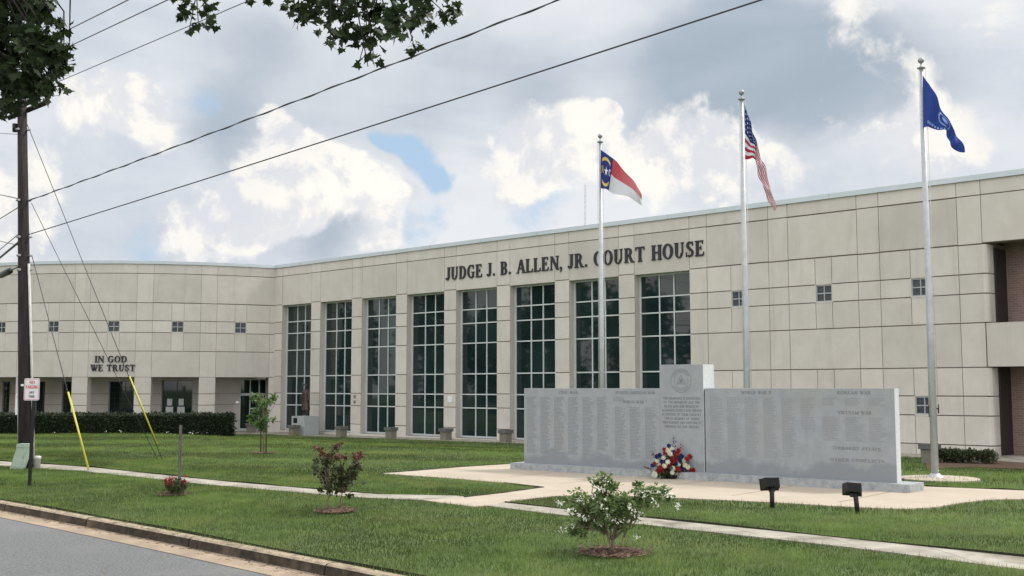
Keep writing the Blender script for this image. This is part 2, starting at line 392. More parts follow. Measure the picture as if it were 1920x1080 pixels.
cr = MB()
for (t0_, d0_, dt, dd, n_) in ((33, 2.2, .9, .12, 16), (37.5, 1.4, .35, .28, 14), (30, 4.0, 1.0, -.05, 20), (40, 3.0, .2, .35, 12)):
    t_, d_ = t0_, d0_; pt = []
    for k in range(n_ * 4): pt.append((t_, d_)); t_ += dt / 4 + random.gauss(0, .025); d_ += dd / 4 + random.gauss(0, .03)
    for (a0, a1), (b0, b1) in zip(pt[:-1], pt[1:]):
        if min(a1, b1) < .6 or max(a1, b1) > 8: continue
        zz = lambda q: -.140 + (.04 * (q - .53) / 3.97 if q < 4.5 else .04 - .05 * (q - 4.5) / 4.5) + .004
        w_ = random.uniform(.004, .010); cr.quad([TD(a0, road_D(a0) + a1 - w_, zz(a1 - w_)), TD(b0, road_D(b0) + b1 - w_, zz(b1 - w_)), TD(b0, road_D(b0) + b1 + w_, zz(b1 + w_)), TD(a0, road_D(a0) + a1 + w_, zz(a1 + w_))])
tag(cr.build('road_cracks', M_joint), kind='structure')
ll = MB()
for k in range(900):
    t_ = random.uniform(20, 46); d_ = .18 + abs(random.gauss(0, .10)) if k % 3 else random.uniform(.0, .55); z_ = -.122 - .026 * (d_ - .17) / .38 if d_ > .17 else .006
    p = TD(t_, road_D(t_) + d_, z_ + .003); a_ = random.uniform(0, 3.14); l_ = random.uniform(.006, .028); w_ = l_ * random.uniform(.3, .7); ca, sa = math.cos(a_), math.sin(a_)
    ll.quad([p + Vector((x_ * ca - y_ * sa, x_ * sa + y_ * ca, q_)) for x_, y_, q_ in ((-l_, -w_, 0), (l_, -w_, .002), (l_, w_, .008), (-l_, w_, .003))], random.random())
tag(ll.build('leaf_litter', mat('leaf_litter', (.07,.05,.03), (.22,.17,.09), 30, .9, attr='tone', attr_amt=.5)), kind='stuff')

def poly_sheet(name, pts, m, dz=.012, th=.10):
    mb = MB(); n = len(pts)
    mb.quad([(p[0], p[1], gz(p[0], p[1]) + dz) for p in pts])
    for i in range(n):
        p, q = pts[i], pts[(i + 1) % n]
        mb.quad([(q[0], q[1], gz(*q[:2]) + dz), (p[0], p[1], gz(*p[:2]) + dz), (p[0], p[1], gz(*p[:2]) - th), (q[0], q[1], gz(*q[:2]) - th)])
    o = mb.build(name, m)
    me = o.data; bm = bmesh.new(); bm.from_mesh(me); bmesh.ops.recalc_face_normals(bm, faces=bm.faces); bmesh.ops.triangulate(bm, faces=[f for f in bm.faces if len(f.verts) > 4]); bm.to_mesh(me); bm.free()
    return tag(o, kind='structure')
# sidewalk along the street (far edge / near edge polylines)
far_px = [(0,866),(160,876),(400,902),(700,928),(860,931),(960,946),(1270,979),(1600,1013),(1920,1047)]
far = [spot(*p) for p in far_px]; far.insert(0, far[0] + (far[0] - far[2]) * 3.0); far.append(far[-1] + (far[-1] - far[-4]) * 2.0)
near_px = [(0,874),(160,883.5),(400,909.5),(700,935),(860,941),(960,954),(1210,984),(1600,1026),(1920,1068)]
near = [spot(*p) for p in near_px]; near.insert(0, near[0] + (near[0] - near[2]) * 3.0); near.append(near[-1] + (near[-1] - near[-4]) * 2.0)
near = [p - Vector((fb_.x, fb_.y, 0)) * .10 for p in near]
mbw = MB()
def resample(pl, n):
    d = [0]
    for a_, b_ in zip(pl[:-1], pl[1:]): d.append(d[-1] + (b_ - a_).length)
    o = []
    for i in range(n):
        s = d[-1] * i / (n - 1); j = max(k for k in range(len(d)) if d[k] <= s + 1e-9); j = min(j, len(pl) - 2)
        o.append(pl[j].lerp(pl[j + 1], (s - d[j]) / (d[j + 1] - d[j])))
    return o
fr_, nr_ = resample(far, 49), resample(near, 49)
for i in range(48):
    a0, a1, b0, b1 = fr_[i], fr_[i + 1], nr_[i], nr_[i + 1]; e = .006
    a0_, a1_, b0_, b1_ = a0.lerp(a1, e), a0.lerp(a1, 1 - e), b0.lerp(b1, e), b0.lerp(b1, 1 - e)
    mbw.hexa([(p.x, p.y, gz(p.x, p.y) + z) for z in (-.08, .016) for p in (b0_, b1_, a1_, a0_)], random.random())
tag(mbw.build('sidewalk', M_walk), kind='structure')
SIDEWALK = [(p.x, p.y) for p in fr_] + [(p.x, p.y) for p in reversed(nr_)]
plaza_px = [(715,889),(770,885),(860,877.5),(955,871.5),(1100,868),(1400,885),(1600,900),(1735,914),(1920,921.5),(2150,931),(2150,944),(1920,938),(1850,939),(1800,945),(1755,953),(1700,956.5),(1600,953),(1450,944),(1250,934.5),
            (1100,930),(1040,932),(965,940),(922,949),(890,952),(830,945),(790,939),(822,938),(870,934.5),(940,926.5),(1019,915.5),(945,907),(860,899.5),(770,893)]
PLAZA = [(p.x, p.y) for p in (spot(*q) for q in plaza_px)]
poly_sheet('plaza_paving', PLAZA, M_plaza, .020)
mb = MB()
for (u, w0, w1) in ((1.4, -1.75, -.03), (3.3, -2.5, -.03), (5.2, -2.5, -.03), (7.1, -2.5, -.03), (9.0, -2.4, -.03)):
    P2 = Vector((-.04, 26.04)); f2_ = lambda u_, w_: (P2.x + .7727 * u_ + .6348 * w_, P2.y - .6348 * u_ + .7727 * w_, .0235)
    mb.quad([f2_(u - .006, w0), f2_(u + .006, w0), f2_(u + .006, w1), f2_(u - .006, w1)])
tag(mb.build('paving_joints', M_curb), kind='structure')
# walk strips at the foot of the building
BW = []
for (t0, t1, w0, w1, nm) in ((-1.0, 37.0, -1.75, .02, 'building_walk'), (37.0, 52, -2.6, 1.5, 'entrance_walk')):
    mb = MB(); n = 19
    for i in range(n):
        u0 = t0 + (t1 - t0) * i / n + .01; u1 = t0 + (t1 - t0) * (i + 1) / n - .01
        z0, z1 = [-(.53 - .3 * min(max(u / 37, 0), 1)) + .02 for u in (u0, u1)]
        mb.hexa([FP(u0, w0, z0 - .12), FP(u1, w0, z1 - .12), FP(u1, w1, z1 - .12), FP(u0, w1, z0 - .12), FP(u0, w0, z0), FP(u1, w0, z1), FP(u1, w1, z1), FP(u0, w1, z0)], random.random())
    tag(mb.build(nm, M_walk), kind='structure')
    BW.append([tuple(FP(u, w, 0)[:2]) for u, w in ((t0, w0), (t1, w0), (t1, w1), (t0, w1))])
# arcade floor inside the round wing
mb = MB(); mb.gbox(CP, -85, 36, -.7, 2.7, -.75, -.50, 3)
tag(mb.build('arcade_floor', M_walk), kind='structure')

# ------------------------------------------------------------------ lettering (own serif stroke alphabet)
TK, TN, SF = .21, .095, .07
def glyph(ch):
    """list of convex polygons (x,y) for cap height 1, and advance"""
    P = []
    def rect(x0, y0, x1, y1): P.append([(x0, y0), (x1, y0), (x1, y1), (x0, y1)])
    def stem(x, y0=0, y1=1, w=TK, s0=True, s1=True):
        rect(x, y0, x + w, y1)
        if s0: rect(x - .07, y0, x + w + .07, y0 + SF)
        if s1: rect(x - .07, y1 - SF, x + w + .07, y1)
    def diag(x0, y0, x1, y1, w): P.append([(x0, y0), (x0 + w, y0), (x1 + w, y1), (x1, y1)] if y0 < y1 else [(x1, y1), (x1 + w, y1), (x0 + w, y0), (x0, y0)])
    def arc(cx, cy, rx, ry, a0, a1, w, t=TN, n=12):
        for i in range(n):
            q = [R_(a0 + (a1 - a0) * k / n) for k in (i, i + 1)]
            o = [(cx + rx * math.cos(a_), cy + ry * math.sin(a_)) for a_ in q]; ii = [(cx + (rx - w) * math.cos(a_), cy + (ry - t) * math.sin(a_)) for a_ in q]
            P.append([ii[0], o[0], o[1], ii[1]])
    adv = .8
    if ch == 'I': stem(.09); adv = .37
    elif ch == 'J': rect(.20, .2, .20 + TK, 1); rect(.12, 1 - SF, .46, 1); arc(.16, .2, .225, .22, -150, 0, TK); arc(.03, .13, .075, .075, 0, 360, .07, .07, 8); adv = .52
    elif ch == 'U': rect(.09, .3, .09 + TK, 1); rect(.02, 1 - SF, .34, 1); rect(.62, .3, .62 + TN, 1); rect(.54, 1 - SF, .78, 1); arc(.3925, .32, .3025, .34, 180, 360, TK * .8, .09); adv = .86
    elif ch in 'DBPR':
        stem(.09)
        if ch == 'D': rect(.2, 0, .42, TN); rect(.2, 1 - TN, .42, 1); arc(.40, .5, .40, .5, -90, 90, TK); adv = .88
        else:
            rect(.2, 1 - TN, .42, 1); rect(.2, .47, .42, .47 + TN); arc(.40, .735, .28, .265, -90, 90, TK * .95)
            if ch == 'B': rect(.2, 0, .42, TN); arc(.40, .2675, .32, .2675, -90, 90, TK); adv = .80
            elif ch == 'R': diag(.62, 0, .34, .5, TK); rect(.58, 0, .90, SF); adv = .90
            else: adv = .74
    elif ch in 'GCOQ':
        if ch == 'O': arc(.44, .5, .42, .52, 0, 360, TK, TN, 28); adv = .90
        else:
            arc(.44, .5, .42, .52, 48, 312, TK, TN, 24); rect(.66, .68, .72, 1.0); adv = .80
            if ch == 'G': rect(.58, .05, .58 + TK * .85, .42); rect(.50, .40, .84, .40 + SF); rect(.45, -.02, .62, .06); adv = .88
            else: rect(.64, .08, .72, .16)
    elif ch in 'EFL':
        stem(.09)
        if ch in 'EL': rect(.2, 0, .66, TN); P.append([(.60, 0), (.68, 0), (.72, .26), (.67, .26)])
        if ch in 'EF': rect(.2, 1 - TN, .64, 1); rect(.59, .76, .64, 1); rect(.2, .48, .48, .48 + TN); rect(.46, .38, .50, .66)
        adv = .76 if ch != 'L' else .74
    elif ch in 'A': diag(.42 - .04, 1, .66, 0, TK); diag(.10, 0, .40, .98, TN * 1.1); rect(.22, .30, .66, .30 + TN); rect(0, 0, .26, SF); rect(.58, 0, .94, SF); adv = .90
    elif ch in 'N': rect(.12, 0, .12 + TN, 1); rect(.72, 0, .72 + TN, 1); diag(.06, 1, .68, 0, TK * 1.1); rect(.02, 0, .28, SF); rect(.62, 1 - SF, .88, 1); adv = .90
    elif ch in 'M': rect(.11, 0, .11 + TN, 1); rect(.80, 0, .80 + TK, 1); diag(.06, 1, .42, 0, TK * .9); diag(.46, 0, .82, 1, TN); rect(.02, 0, .28, SF); rect(.74, 0, 1.04, SF); adv = 1.08
    elif ch in 'H': stem(.09); stem(.60); rect(.2, .46, .66, .46 + TN); adv = .88
    elif ch in 'T': stem(.32, s1=False); rect(.04, 1 - TN, .80, 1); rect(.04, .76, .09, 1); rect(.75, .76, .80, 1); adv = .84
    elif ch in 'K': stem(.09); diag(.62, 0, .28, .55, TK); diag(.26, .42, .64, 1, TN); rect(.56, 0, .90, SF); rect(.52, 1 - SF, .80, 1); adv = .88
    elif ch in 'VY': 
        diag(.10, 1, .38, 0 if ch == 'V' else .45, TK); diag(.46, 0 if ch == 'V' else .45, .70, 1, TN)
        if ch == 'Y': rect(.37, 0, .37 + TK, .5); rect(.28, 0, .65, SF)
        rect(.0, 1 - SF, .34, 1); rect(.60, 1 - SF, .86, 1); adv = .86
    elif ch == 'W': diag(.08, 1, .30, 0, TK); diag(.40, 0, .58, .9, TN); diag(.46, 1, .70, 0, TK); diag(.80, 0, 1.0, 1, TN); rect(0, 1 - SF, .34, 1); rect(.40, 1 - SF, .72, 1); rect(.90, 1 - SF, 1.14, 1); adv = 1.15
    elif ch == 'S': arc(.34, .745, .27, .265, 45, 250, TK * .8, TN * 1.2); arc(.34, .265, .29, .275, -135, 70, TK * .8, TN * 1.2); P.append([(.16, .60), (.32, .68), (.54, .42), (.38, .36)]); rect(.53, .70, .58, 1.0); rect(.04, 0, .09, .32); adv = .68
    elif ch == '.': arc(.14, .10, .10, .10, 0, 360, .095, .095, 10); adv = .30
    elif ch == ',': arc(.14, .10, .10, .10, 0, 360, .095, .095, 10); P.append([(.10, -.2), (.14, -.2), (.25, .06), (.13, .06)]); adv = .32
    elif ch == '1': stem(.2, s1=False); P.append([(.08, .78), (.2, .88), (.2, 1), (.08, .84)]); adv = .5
    else: adv = .42
    return P, adv
def text_width(s): return sum(glyph(c_)[1] for c_ in s) - .05 + .06 * (len(s) - 1)
def letter_mesh(mb, s, fn, u0, z0, h, width=None, depth=.03, w0=0.0, center=False, each=None):
    """fn(u,w,z): wall mapping, w<0 in front of the wall"""
    tw = text_width(s); k = h if width is None else width / tw
    if center: u0 = u0 - tw * k / 2
    x = 0; i = 0
    for c_ in s:
        P, adv = glyph(c_)
        if each and P: mb = MB()
        for q in P:
            i += 1; d = depth + .00025 * (i % 9)
            A_ = [(u0 + (x + a_) * k, z0 + b_ * h) for a_, b_ in q]
            area = sum(A_[j][0] * A_[(j + 1) % 4][1] - A_[(j + 1) % 4][0] * A_[j][1] for j in range(4))
            if area < 0: A_ = A_[::-1]
            mb.hexa([fn(u, w0 - d, z) for u, z in A_] + [fn(u, w0 + .001, z) for u, z in A_])
        if each and P: mb.build('letter', *each)
        x += adv + .06

# ------------------------------------------------------------------ courthouse
court = thing('courthouse', (FA.x, FA.y, -.5), 'long cream precast concrete courthouse with tall gridded windows, a curved arcaded wing and black lettering', 'courthouse')
ZT, ZB = 8.56, -.95
HZ = [.10, 1.03, 1.65, 2.56, 3.97, 4.90, 5.53, 6.48, 8.05]
PR = [25.98 - 3.43 * i for i in range(-3, 9)]          # left edges of the piers (right edge of the window to their left)
PR.sort(); PW = .79
opens = []                                             # tall window openings
for i in range(8):
    r = 25.98 - 3.43 * i; opens.append((r - 3.43 + PW, r, -.36, 6.44))
smalls = [(27.81, 28.44, 4.90, 5.53), (31.24, 31.87, 4.90, 5.53), (34.68, 35.31, 4.90, 5.53), (34.68, 35.31, 1.03, 1.65)]
def wall_cells(rect, holes):
    us = sorted({rect[0], rect[1]} | {h[0] for h in holes} | {h[1] for h in holes}); zs = sorted({rect[2], rect[3]} | {h[2] for h in holes} | {h[3] for h in holes})
    us = [u for u in us if rect[0] <= u <= rect[1]]; zs = [z for z in zs if rect[2] <= z <= rect[3]]
    cells = []
    for u0, u1 in zip(us[:-1], us[1:]):
        z = None
        for z0, z1 in zip(zs[:-1], zs[1:]):
            uc, zc = (u0 + u1) / 2, (z0 + z1) / 2
            hole = any(h[0] < uc < h[1] and h[2] < zc < h[3] for h in holes)
            if hole:
                if z is not None: cells.append((u0, u1, z, z0)); z = None
            elif z is None: z = z0
        if z is not None: cells.append((u0, u1, z, zs[-1]))
    return cells
mb = MB()
for c_ in wall_cells((-2.0, 37.0, ZB, ZT), opens + smalls): mb.gbox(FP, c_[0], c_[1], .032, .50, c_[2], c_[3])
mb.gbox(FP, 37.0, 52, .032, .5, 6.50, ZT); mb.gbox(FP, 37.0, 52, .032, 1.46, 2.58, 3.95)
mb.gbox(FP, 37.0, 37.18, .16, .5, ZB, 2.58); mb.gbox(FP, 37.0, 37.18, .16, .5, 3.95, 6.50)
mb.build('wall_core', M_joint, court)
# panels
mb = MB(); GP = .018
def tone_band(z): return .0
def panel(u0, u1, z0, z1, fn=FP, du=None, gu=.010, gt=None, gb=None, w1=.04):
    tn = min(1, max(0, random.gauss(.28 if (z0 in (2.56, 6.48, 6.44 - GP) and u1 - u0 > 1.2) else .6, .16)))
    mb.gbox(fn, u0 + gu, u1 - gu, 0.0, w1, z0 + (gb or GP), z1 - (gt or GP), du, tn)
for i, r in enumerate(PR):      # r = left edge of pier
    bayL = (PR[i - 1] + PW) if i else -1.30
    inwin = r < 26.5
    e = 0.0
    # pier column
    right = r + PW if r < 36 else 37.04
    for z0, z1 in zip([ZB] + HZ, HZ + [ZT]):
        tall = (z0 < 6.4)
        if r < -1.2: continue
        if tall and inwin: mb.gbox(FP, r, right if r < 25.9 else right - GP, 0.0, .04, z0 + GP, z1 - GP, None, min(1, max(0, random.gauss(.5, .2))))
        else: panel(r, right, z0, z1, gt=.028 if z1 in (6.48,) else None)
    # bay to the left of this pier
    if inwin and i == 0: pass
    elif inwin:
        zz = [6.44, 8.05, ZT]; panel(bayL, r, 6.44 - GP, 8.05); panel(bayL, r, 8.05, ZT)
        if i: mb.gbox(FP, bayL, r, 0, .04, ZB, -.36)
    else:
        wu0, wu1 = [(s_[0], s_[1]) for s_ in smalls if bayL < s_[0] < r][0]
        low = r > 36
        for z0, z1 in zip([ZB] + HZ, HZ + [ZT]):
            if z0 in (6.48, 8.05, 2.56): panel(bayL, r, z0, z1, gt=.03 if z1 == 8.05 else None, gb=.03 if z0 == 6.48 else None)
            else:
                panel(bayL, wu0, z0, z1); panel(wu1, r, z0, z1)
                if not (z0 == 4.90 or (z0 == 1.03 and low)): panel(wu0, wu1, z0, z1)
# left end pier beside the round wing, t -1.3..-.67
for z0, z1 in zip([ZB] + HZ, HZ + [ZT]): mb.gbox(FP, -2.1, -.67 if z0 < 6.4 else -.69, 0, .04, z0 + GP, z1 - GP, None, random.random())
# right hand part beyond the corner
panel(37.04, 45.5, 6.50, 8.05); panel(37.04, 45.5, 8.05, ZT); panel(45.5, 52, 6.5, 8.05); panel(45.5, 52, 8.05, ZT); panel(37.06, 44.0, 2.56, 3.97); panel(44.0, 52, 2.56, 3.97)
# rounded return at the corner
for z0, z1 in zip([ZB] + HZ[:8], HZ[:8]):
    if z0 == 2.56: continue
    z1 = min(z1, 6.48)
    for k in range(3):
        a0, a1 = R_(30 * k), R_(30 * (k + 1))
        p = [(37.02 + .16 * math.sin(a_), .16 - .16 * math.cos(a_)) for a_ in (a0, a1)]
        mb.hexa([FP(p[0][0], p[0][1], z0 + GP), FP(p[1][0], p[1][1], z0 + GP), FP(37.02, .20, z0 + GP), FP(37.01, .20, z0 + GP), FP(p[0][0], p[0][1], z1 - GP), FP(p[1][0], p[1][1], z1 - GP), FP(37.02, .20, z1 - GP), FP(37.01, .20, z1 - GP)], .9)
    mb.gbox(FP, 37.185, 37.195, .16, .5, z0 + GP, z1 - GP, None, .9)
mb.build('facade_panels', M_panel, court)
def add_streaks(m):      # rain streaks and grime of the old concrete
    t = m.node_tree; p = t.nodes['Principled BSDF']; src = p.inputs['Base Color'].links[0].from_socket
    geo = t.nodes.new('ShaderNodeNewGeometry'); vm = t.nodes.new('ShaderNodeVectorMath'); vm.operation = 'MULTIPLY'; t.links.new(geo.outputs['Position'], vm.inputs[0]); vm.inputs[1].default_value = (1.5, 1.5, .14)
    n1 = t.nodes.new('ShaderNodeTexNoise'); t.links.new(vm.outputs[0], n1.inputs['Vector']); n1.inputs['Scale'].default_value = 1.5; n1.inputs['Detail'].default_value = 7; n1.inputs['Roughness'].default_value = .7
    r = t.nodes.new('ShaderNodeMapRange'); t.links.new(n1.outputs['Fac'], r.inputs[0]); r.inputs[1].default_value = .52; r.inputs[2].default_value = .74; r.inputs[3].default_value = 0; r.inputs[4].default_value = .40
    q = t.nodes.new('ShaderNodeMix'); q.data_type = 'RGBA'; t.links.new(r.outputs[0], q.inputs[0]); t.links.new(src, q.inputs[6]); q.inputs[7].default_value = (.40,.37,.325,1); t.links.new(q.outputs[2], p.inputs['Base Color'])
add_streaks(M_panel)
# tall windows: one proto, copied along the wall
def frame_tall():
    mb = MB(); W_ = 2.64; w0, w1 = .33, .41
    z0, z1 = -.36, 6.44
    def f(u, w, z): return FP(opens[0][0] + u, w, z)
    mb.gbox(f, .004, .075, w0, w1, z0, z1); mb.gbox(f, W_ - .075, W_ - .004, w0, w1, z0, z1)
    mb.gbox(f, .075, W_ - .075, w0, w1, z0, z0 + .09); mb.gbox(f, .075, W_ - .075, w0, w1, z1 - .07, z1)
    for u in (.97, 1.67): mb.gbox(f, u - .023, u + .023, w0 + .004, w1 - .01, z0 + .09, z1 - .07)
    for z in (5.53, 4.89, 3.97, 2.56, 1.62, 1.0): mb.gbox(f, .075, W_ - .075, w0 + .008, w1 - .014, z - .026, z + .026)
    return mb
def pane_tall():
    mb = MB()
    def f(u, w, z): return FP(opens[0][0] + u, w, z)
    us = [.075, .97, 1.67, 2.565]; zs = [-.27, 1.0, 1.62, 2.56, 3.97, 4.89, 5.53, 6.37]
    for u0, u1 in zip(us[:-1], us[1:]):
        for z0, z1 in zip(zs[:-1], zs[1:]):   # every pane sits very slightly out of true
            a_, b_ = random.uniform(-.0035, .0035), random.uniform(-.0035, .0035)
            mb.quad([f(u0, .375 - a_ - b_, z0), f(u1, .375 + a_ - b_, z0), f(u1, .375 + a_ + b_, z1), f(u0, .375 - a_ + b_, z1)])
    mb.mi = 1; mb.gbox(f, .02, 2.62, .39, .44, -.36, 6.44)
    return mb
wf = frame_tall().build('window_frame', M_white, court); wp = pane_tall().build('pane', [M_glass, M_black], wf)
mb = MB(); u0, u1, z0, z1 = opens[0]
mb.gbox(FP, u0 - .03, u0 + .003, .041, .46, z0 - .1, z1 + .03, None, .35); mb.gbox(FP, u1 - .003, u1 + .03, .041, .46, z0 - .1, z1 + .03, None, .35)
mb.gbox(FP, u0, u1, .041, .46, z1 - .004, z1 + .03, None, .3); mb.gbox(FP, u0, u1, -.06, .45, z0 - .10, z0, None, .7)
wr = mb.build('reveal', M_panel, wf)
for i in range(1, 8):
    q = wf.copy(); q.location = Vector(wf.location) - Vector((fa.x, fa.y, 0)) * 3.43 * i; col.objects.link(q); q.parent = court
    for w_ in (wp, wr): r = w_.copy(); col.objects.link(r); r.parent = q
def small_window(fn, u0, u1, z0, z1, ku=1.0, w=.06, nm='small_window'):
    fr_ = MB(); e = .036 * ku; um = (u0 + u1) / 2
    fr_.gbox(fn, u0, u0 + e, w - .03, w + .02, z0, z1); fr_.gbox(fn, u1 - e, u1, w - .03, w + .02, z0, z1)
    fr_.gbox(fn, u0 + e, u1 - e, w - .03, w + .02, z0, z0 + .045); fr_.gbox(fn, u0 + e, u1 - e, w - .03, w + .02, z1 - .045, z1)
    fr_.gbox(fn, um - e * .5, um + e * .5, w - .025, w + .02, z0 + .045, z1 - .045); fr_.gbox(fn, u0 + e, um - e * .5, w - .022, w + .02, (z0 + z1) / 2 - .02, (z0 + z1) / 2 + .02); fr_.gbox(fn, um + e * .5, u1 - e, w - .022, w + .02, (z0 + z1) / 2 - .02, (z0 + z1) / 2 + .02)
    o = fr_.build(nm, M_steel_frame, court)
    p = MB(); p.gbox(fn, u0 + e * .5, u1 - e * .5, w + .005, w + .016, z0 + .02, z1 - .02); p.build('pane', M_glass2, o)
    g_ = .012 * ku; r = MB(); r.gbox(fn, u0 - 2.4 * g_, u0, .003, .1, z0 - .02, z1 + .02, None, .6); r.gbox(fn, u1, u1 + 2.4 * g_, .003, .1, z0 - .02, z1 + .02, None, .6)
    r.gbox(fn, u0, u1, -.012, .1, z0 - .035, z0, None, .8); r.gbox(fn, u0, u1, .003, .1, z1, z1 + .03, None, .5); r.build('reveal', M_panel, o)
for s_ in smalls: small_window(FP, s_[0] + .012, s_[1] - .012, s_[2] + .012, s_[3] - .012)
# coping
mb = MB()
mb.gbox(FP, -1.45, 52, -.05, .46, ZT + .004, 8.71)
mb.gbox(FP, -1.45, 52, -.065, -.045, ZT - .03, 8.70)
mb.mi = 1
for u in np.arange(1.0, 52, 3.43): mb.gbox(FP, u, u + .02, -.069, -.064, ZT - .03, 8.70)
mb.build('coping', [M_coping, M_steel], court)
# body behind the facade
mb = MB(); mb.gbox(FP, -1.0, 52, .5, 16, 8.0, 8.2); mb.gbox(FP, -1.0, 37.2, 15.6, 16, ZB, 8.0); mb.gbox(FP, 51.5, 52, 1.5, 15.6, ZB, 8.0); mb.gbox(FP, 3, 37.0, 5.0, 5.1, ZB, 8.0)
mb.build('roof', M_joint, court)
# recessed right hand part: dark side panel + brick wall
mb = MB(); mb.gbox(FP, 37.19, 37.25, .5, 1.46, -.22, 2.57); mb.gbox(FP, 37.19, 37.25, .5, 1.46, 3.96, 6.38)
mb.build('side_panel', M_dark, court)
mb = MB(); mb.gbox(FP, 37.0, 37.19, .5, 1.46, ZB, 6.5); mb.gbox(FP, 37.19, 37.25, .5, 1.46, 6.38, 6.5); mb.build('side_wall', M_joint, court)
def brick_mat():
    m = bpy.data.materials.new('mauve_brick'); m.use_nodes = True; t = m.node_tree; p = t.nodes['Principled BSDF']; p.inputs['Roughness'].default_value = .9
    uv = t.nodes.new('ShaderNodeUVMap'); b_ = t.nodes.new('ShaderNodeTexBrick'); t.links.new(uv.outputs[0], b_.inputs['Vector'])
    b_.inputs['Color1'].default_value = (.23,.145,.13,1); b_.inputs['Color2'].default_value = (.30,.195,.175,1); b_.inputs['Mortar'].default_value = (.31,.26,.24,1)
    b_.inputs['Scale'].default_value = 1; b_.inputs['Mortar Size'].default_value = .008; b_.inputs['Brick Width'].default_value = .21; b_.inputs['Row Height'].default_value = .075
    t.links.new(b_.outputs['Color'], p.inputs['Base Color'])
    bu = t.nodes.new('ShaderNodeBump'); bu.inputs['Strength'].default_value = .5; bu.invert = True; t.links.new(b_.outputs['Fac'], bu.inputs['Height']); t.links.new(bu.outputs[0], p.inputs['Normal'])
    return m
M_brick = brick_mat()
mb = MB(); mb.gbox(FP, 37.19, 52, 1.465, 1.7, ZB, 8.1); bo = mb.build('brick_wall', M_brick, court)
uvl = bo.data.uv_layers.new(name='UVMap')
for lp in bo.data.loops:
    v_ = Vector(bo.data.vertices[lp.vertex_index].co) + wloc(court); uvl.data[lp.index].uv = ((v_.x - FA.x) * fa.x + (v_.y - FA.y) * fa.y, v_.z)

# ---- round wing
ZH = 2.50
RHZ = [.10, 1.0, 1.6, ZH, 3.87, 4.86, 5.49, 6.45, 8.02]
PT = [-5.2 + 11.35 * k for k in range(-7, 3)]; PTW = 2.9
ars = [(PT[i] + PTW, PT[i + 1] if i + 1 < len(PT) else 30.3, ZB, ZH) for i in range(len(PT))]
rsm = []
for k in range(-7, 3):
    cth = 2.15 + 11.32 * k; rsm.append((cth - 1.09, cth + 1.09, 4.86, 5.49))
mb = MB()
for c_ in wall_cells((-85, 31.6, ZB, ZT - .004), ars + rsm): mb.gbox(CP, c_[0], c_[1], .032, .50, c_[2], c_[3], 1.5)
mb.gbox(CP, -85, 31.0, .5, .7, ZH + .25, 3.0, 1.5)
mb.build('wall_core', M_joint, court)
mb = MB(); DG = R_(1) * RR0; gth = .007 / DG; panels_c = mb
def cpanel(u0, u1, z0, z1, gt=GP, gb=GP, g0=True, g1=True):
    tn_ = min(1, max(0, random.gauss(.3 if (z0 in (ZH, 6.45) and u1 - u0 > 4) else .62, .15)))
    mb.gbox(CP, u0 + (gth if g0 else 0), u1 - (gth if g1 else 0), 0, .04, z0 + gb, z1 - gt, 1.2, tn_)
for i in range(len(PT)):
    p0, p1 = PT[i], PT[i] + PTW; b1 = PT[i + 1] if i + 1 < len(PT) else 30.3
    wu = rsm[i]; last = i + 1 == len(PT)
    for z0, z1 in zip([ZB] + RHZ, RHZ + [ZT]):
        low = z1 <= ZH + .01
        cpanel(p0, p1, z0, z1, g0=not low, g1=not low, gb=0 if z0 == ZH else GP)
        if low: continue
        if z0 in (6.45, 8.02): cpanel(p1, b1 if not last else 31.6, z0, z1, gb=.028 if z0 == 6.45 else GP)
        elif z0 == ZH: cpanel(p1, b1, z0, z1, gb=0)
        else:
            cpanel(p1, wu[0], z0, z1); cpanel(wu[1], b1, z0, z1)
            if z0 != 4.86: cpanel(wu[0], wu[1], z0, z1)
for z0, z1 in zip([ZB] + RHZ, RHZ): 
    if z0 < 6.4: cpanel(30.3, 31.6, z0, z1, g0=z0 >= ZH, g1=False)
mb.build('facade_panels', M_panel, court)
mb = MB()     # arcade pier reveals + soffit
for i in range(len(PT)):
    for u, s_ in ((PT[i], -1), (PT[i] + PTW, 1)):
        mb.gbox(CP, min(u, u + s_ * .02), max(u, u + s_ * .02), .041, .5, ZB, ZH, None, .5)
mb.gbox(CP, -85, 31.0, .045, 2.7, ZH - .004, ZH + .2, 2, .3)
mb.build('arcade_soffit', M_panel, court)
for i, s_ in enumerate(rsm): small_window(CP, s_[0] + .04, s_[1] - .04, s_[2] + .012, s_[3] - .012, 1 / DG)
mb = MB(); mb.gbox(CP, -85, 31.2, -.05, .45, ZT, 8.70, 1.2); mb.gbox(CP, -85, 31.2, -.065, -.045, ZT - .03, 8.69, 1.2); mb.build('coping', M_coping, court)
# inner wall of the arcade with its glazing
IW = 2.6; KI = 1 / (R_(1) * (RR0 - IW))
iop = [(-31.0,-28.4,-.45,2.3,'g'), (-20.3,-17.6,-.45,2.3,'g'), (-13.1,-8.4,-.45,2.3,'g'), (-1.9,5.4,-.45,2.3,'g'), (9.7,16.6,-.45,2.35,'w'), (27.0,33.9,-.48,2.42,'d')]
mb = MB()
for c_ in wall_cells((-85, 36, ZB, ZH), [q[:4] for q in iop]): mb.gbox(CP, c_[0], c_[1], IW, IW + .3, c_[2], c_[3], 1.5, .35)
mb.gbox(CP, -85, 40, IW + .31, IW + .4, ZB, 8.0, 2)
mbj = mb; mb.mi = 1
for z in (.10, 1.0, 1.6): 
    for u0, u1 in ((-28.4,-20.3),(-17.6,-13.1),(-8.4,-1.9),(5.4,9.7),(16.6,27.0)): mbj.gbox(CP, u0 + .1, u1 - .1, IW - .004, IW + .01, z - .012, z + .012, 1.5)
mb.build('arcade_wall', [M_panel, M_joint], court)
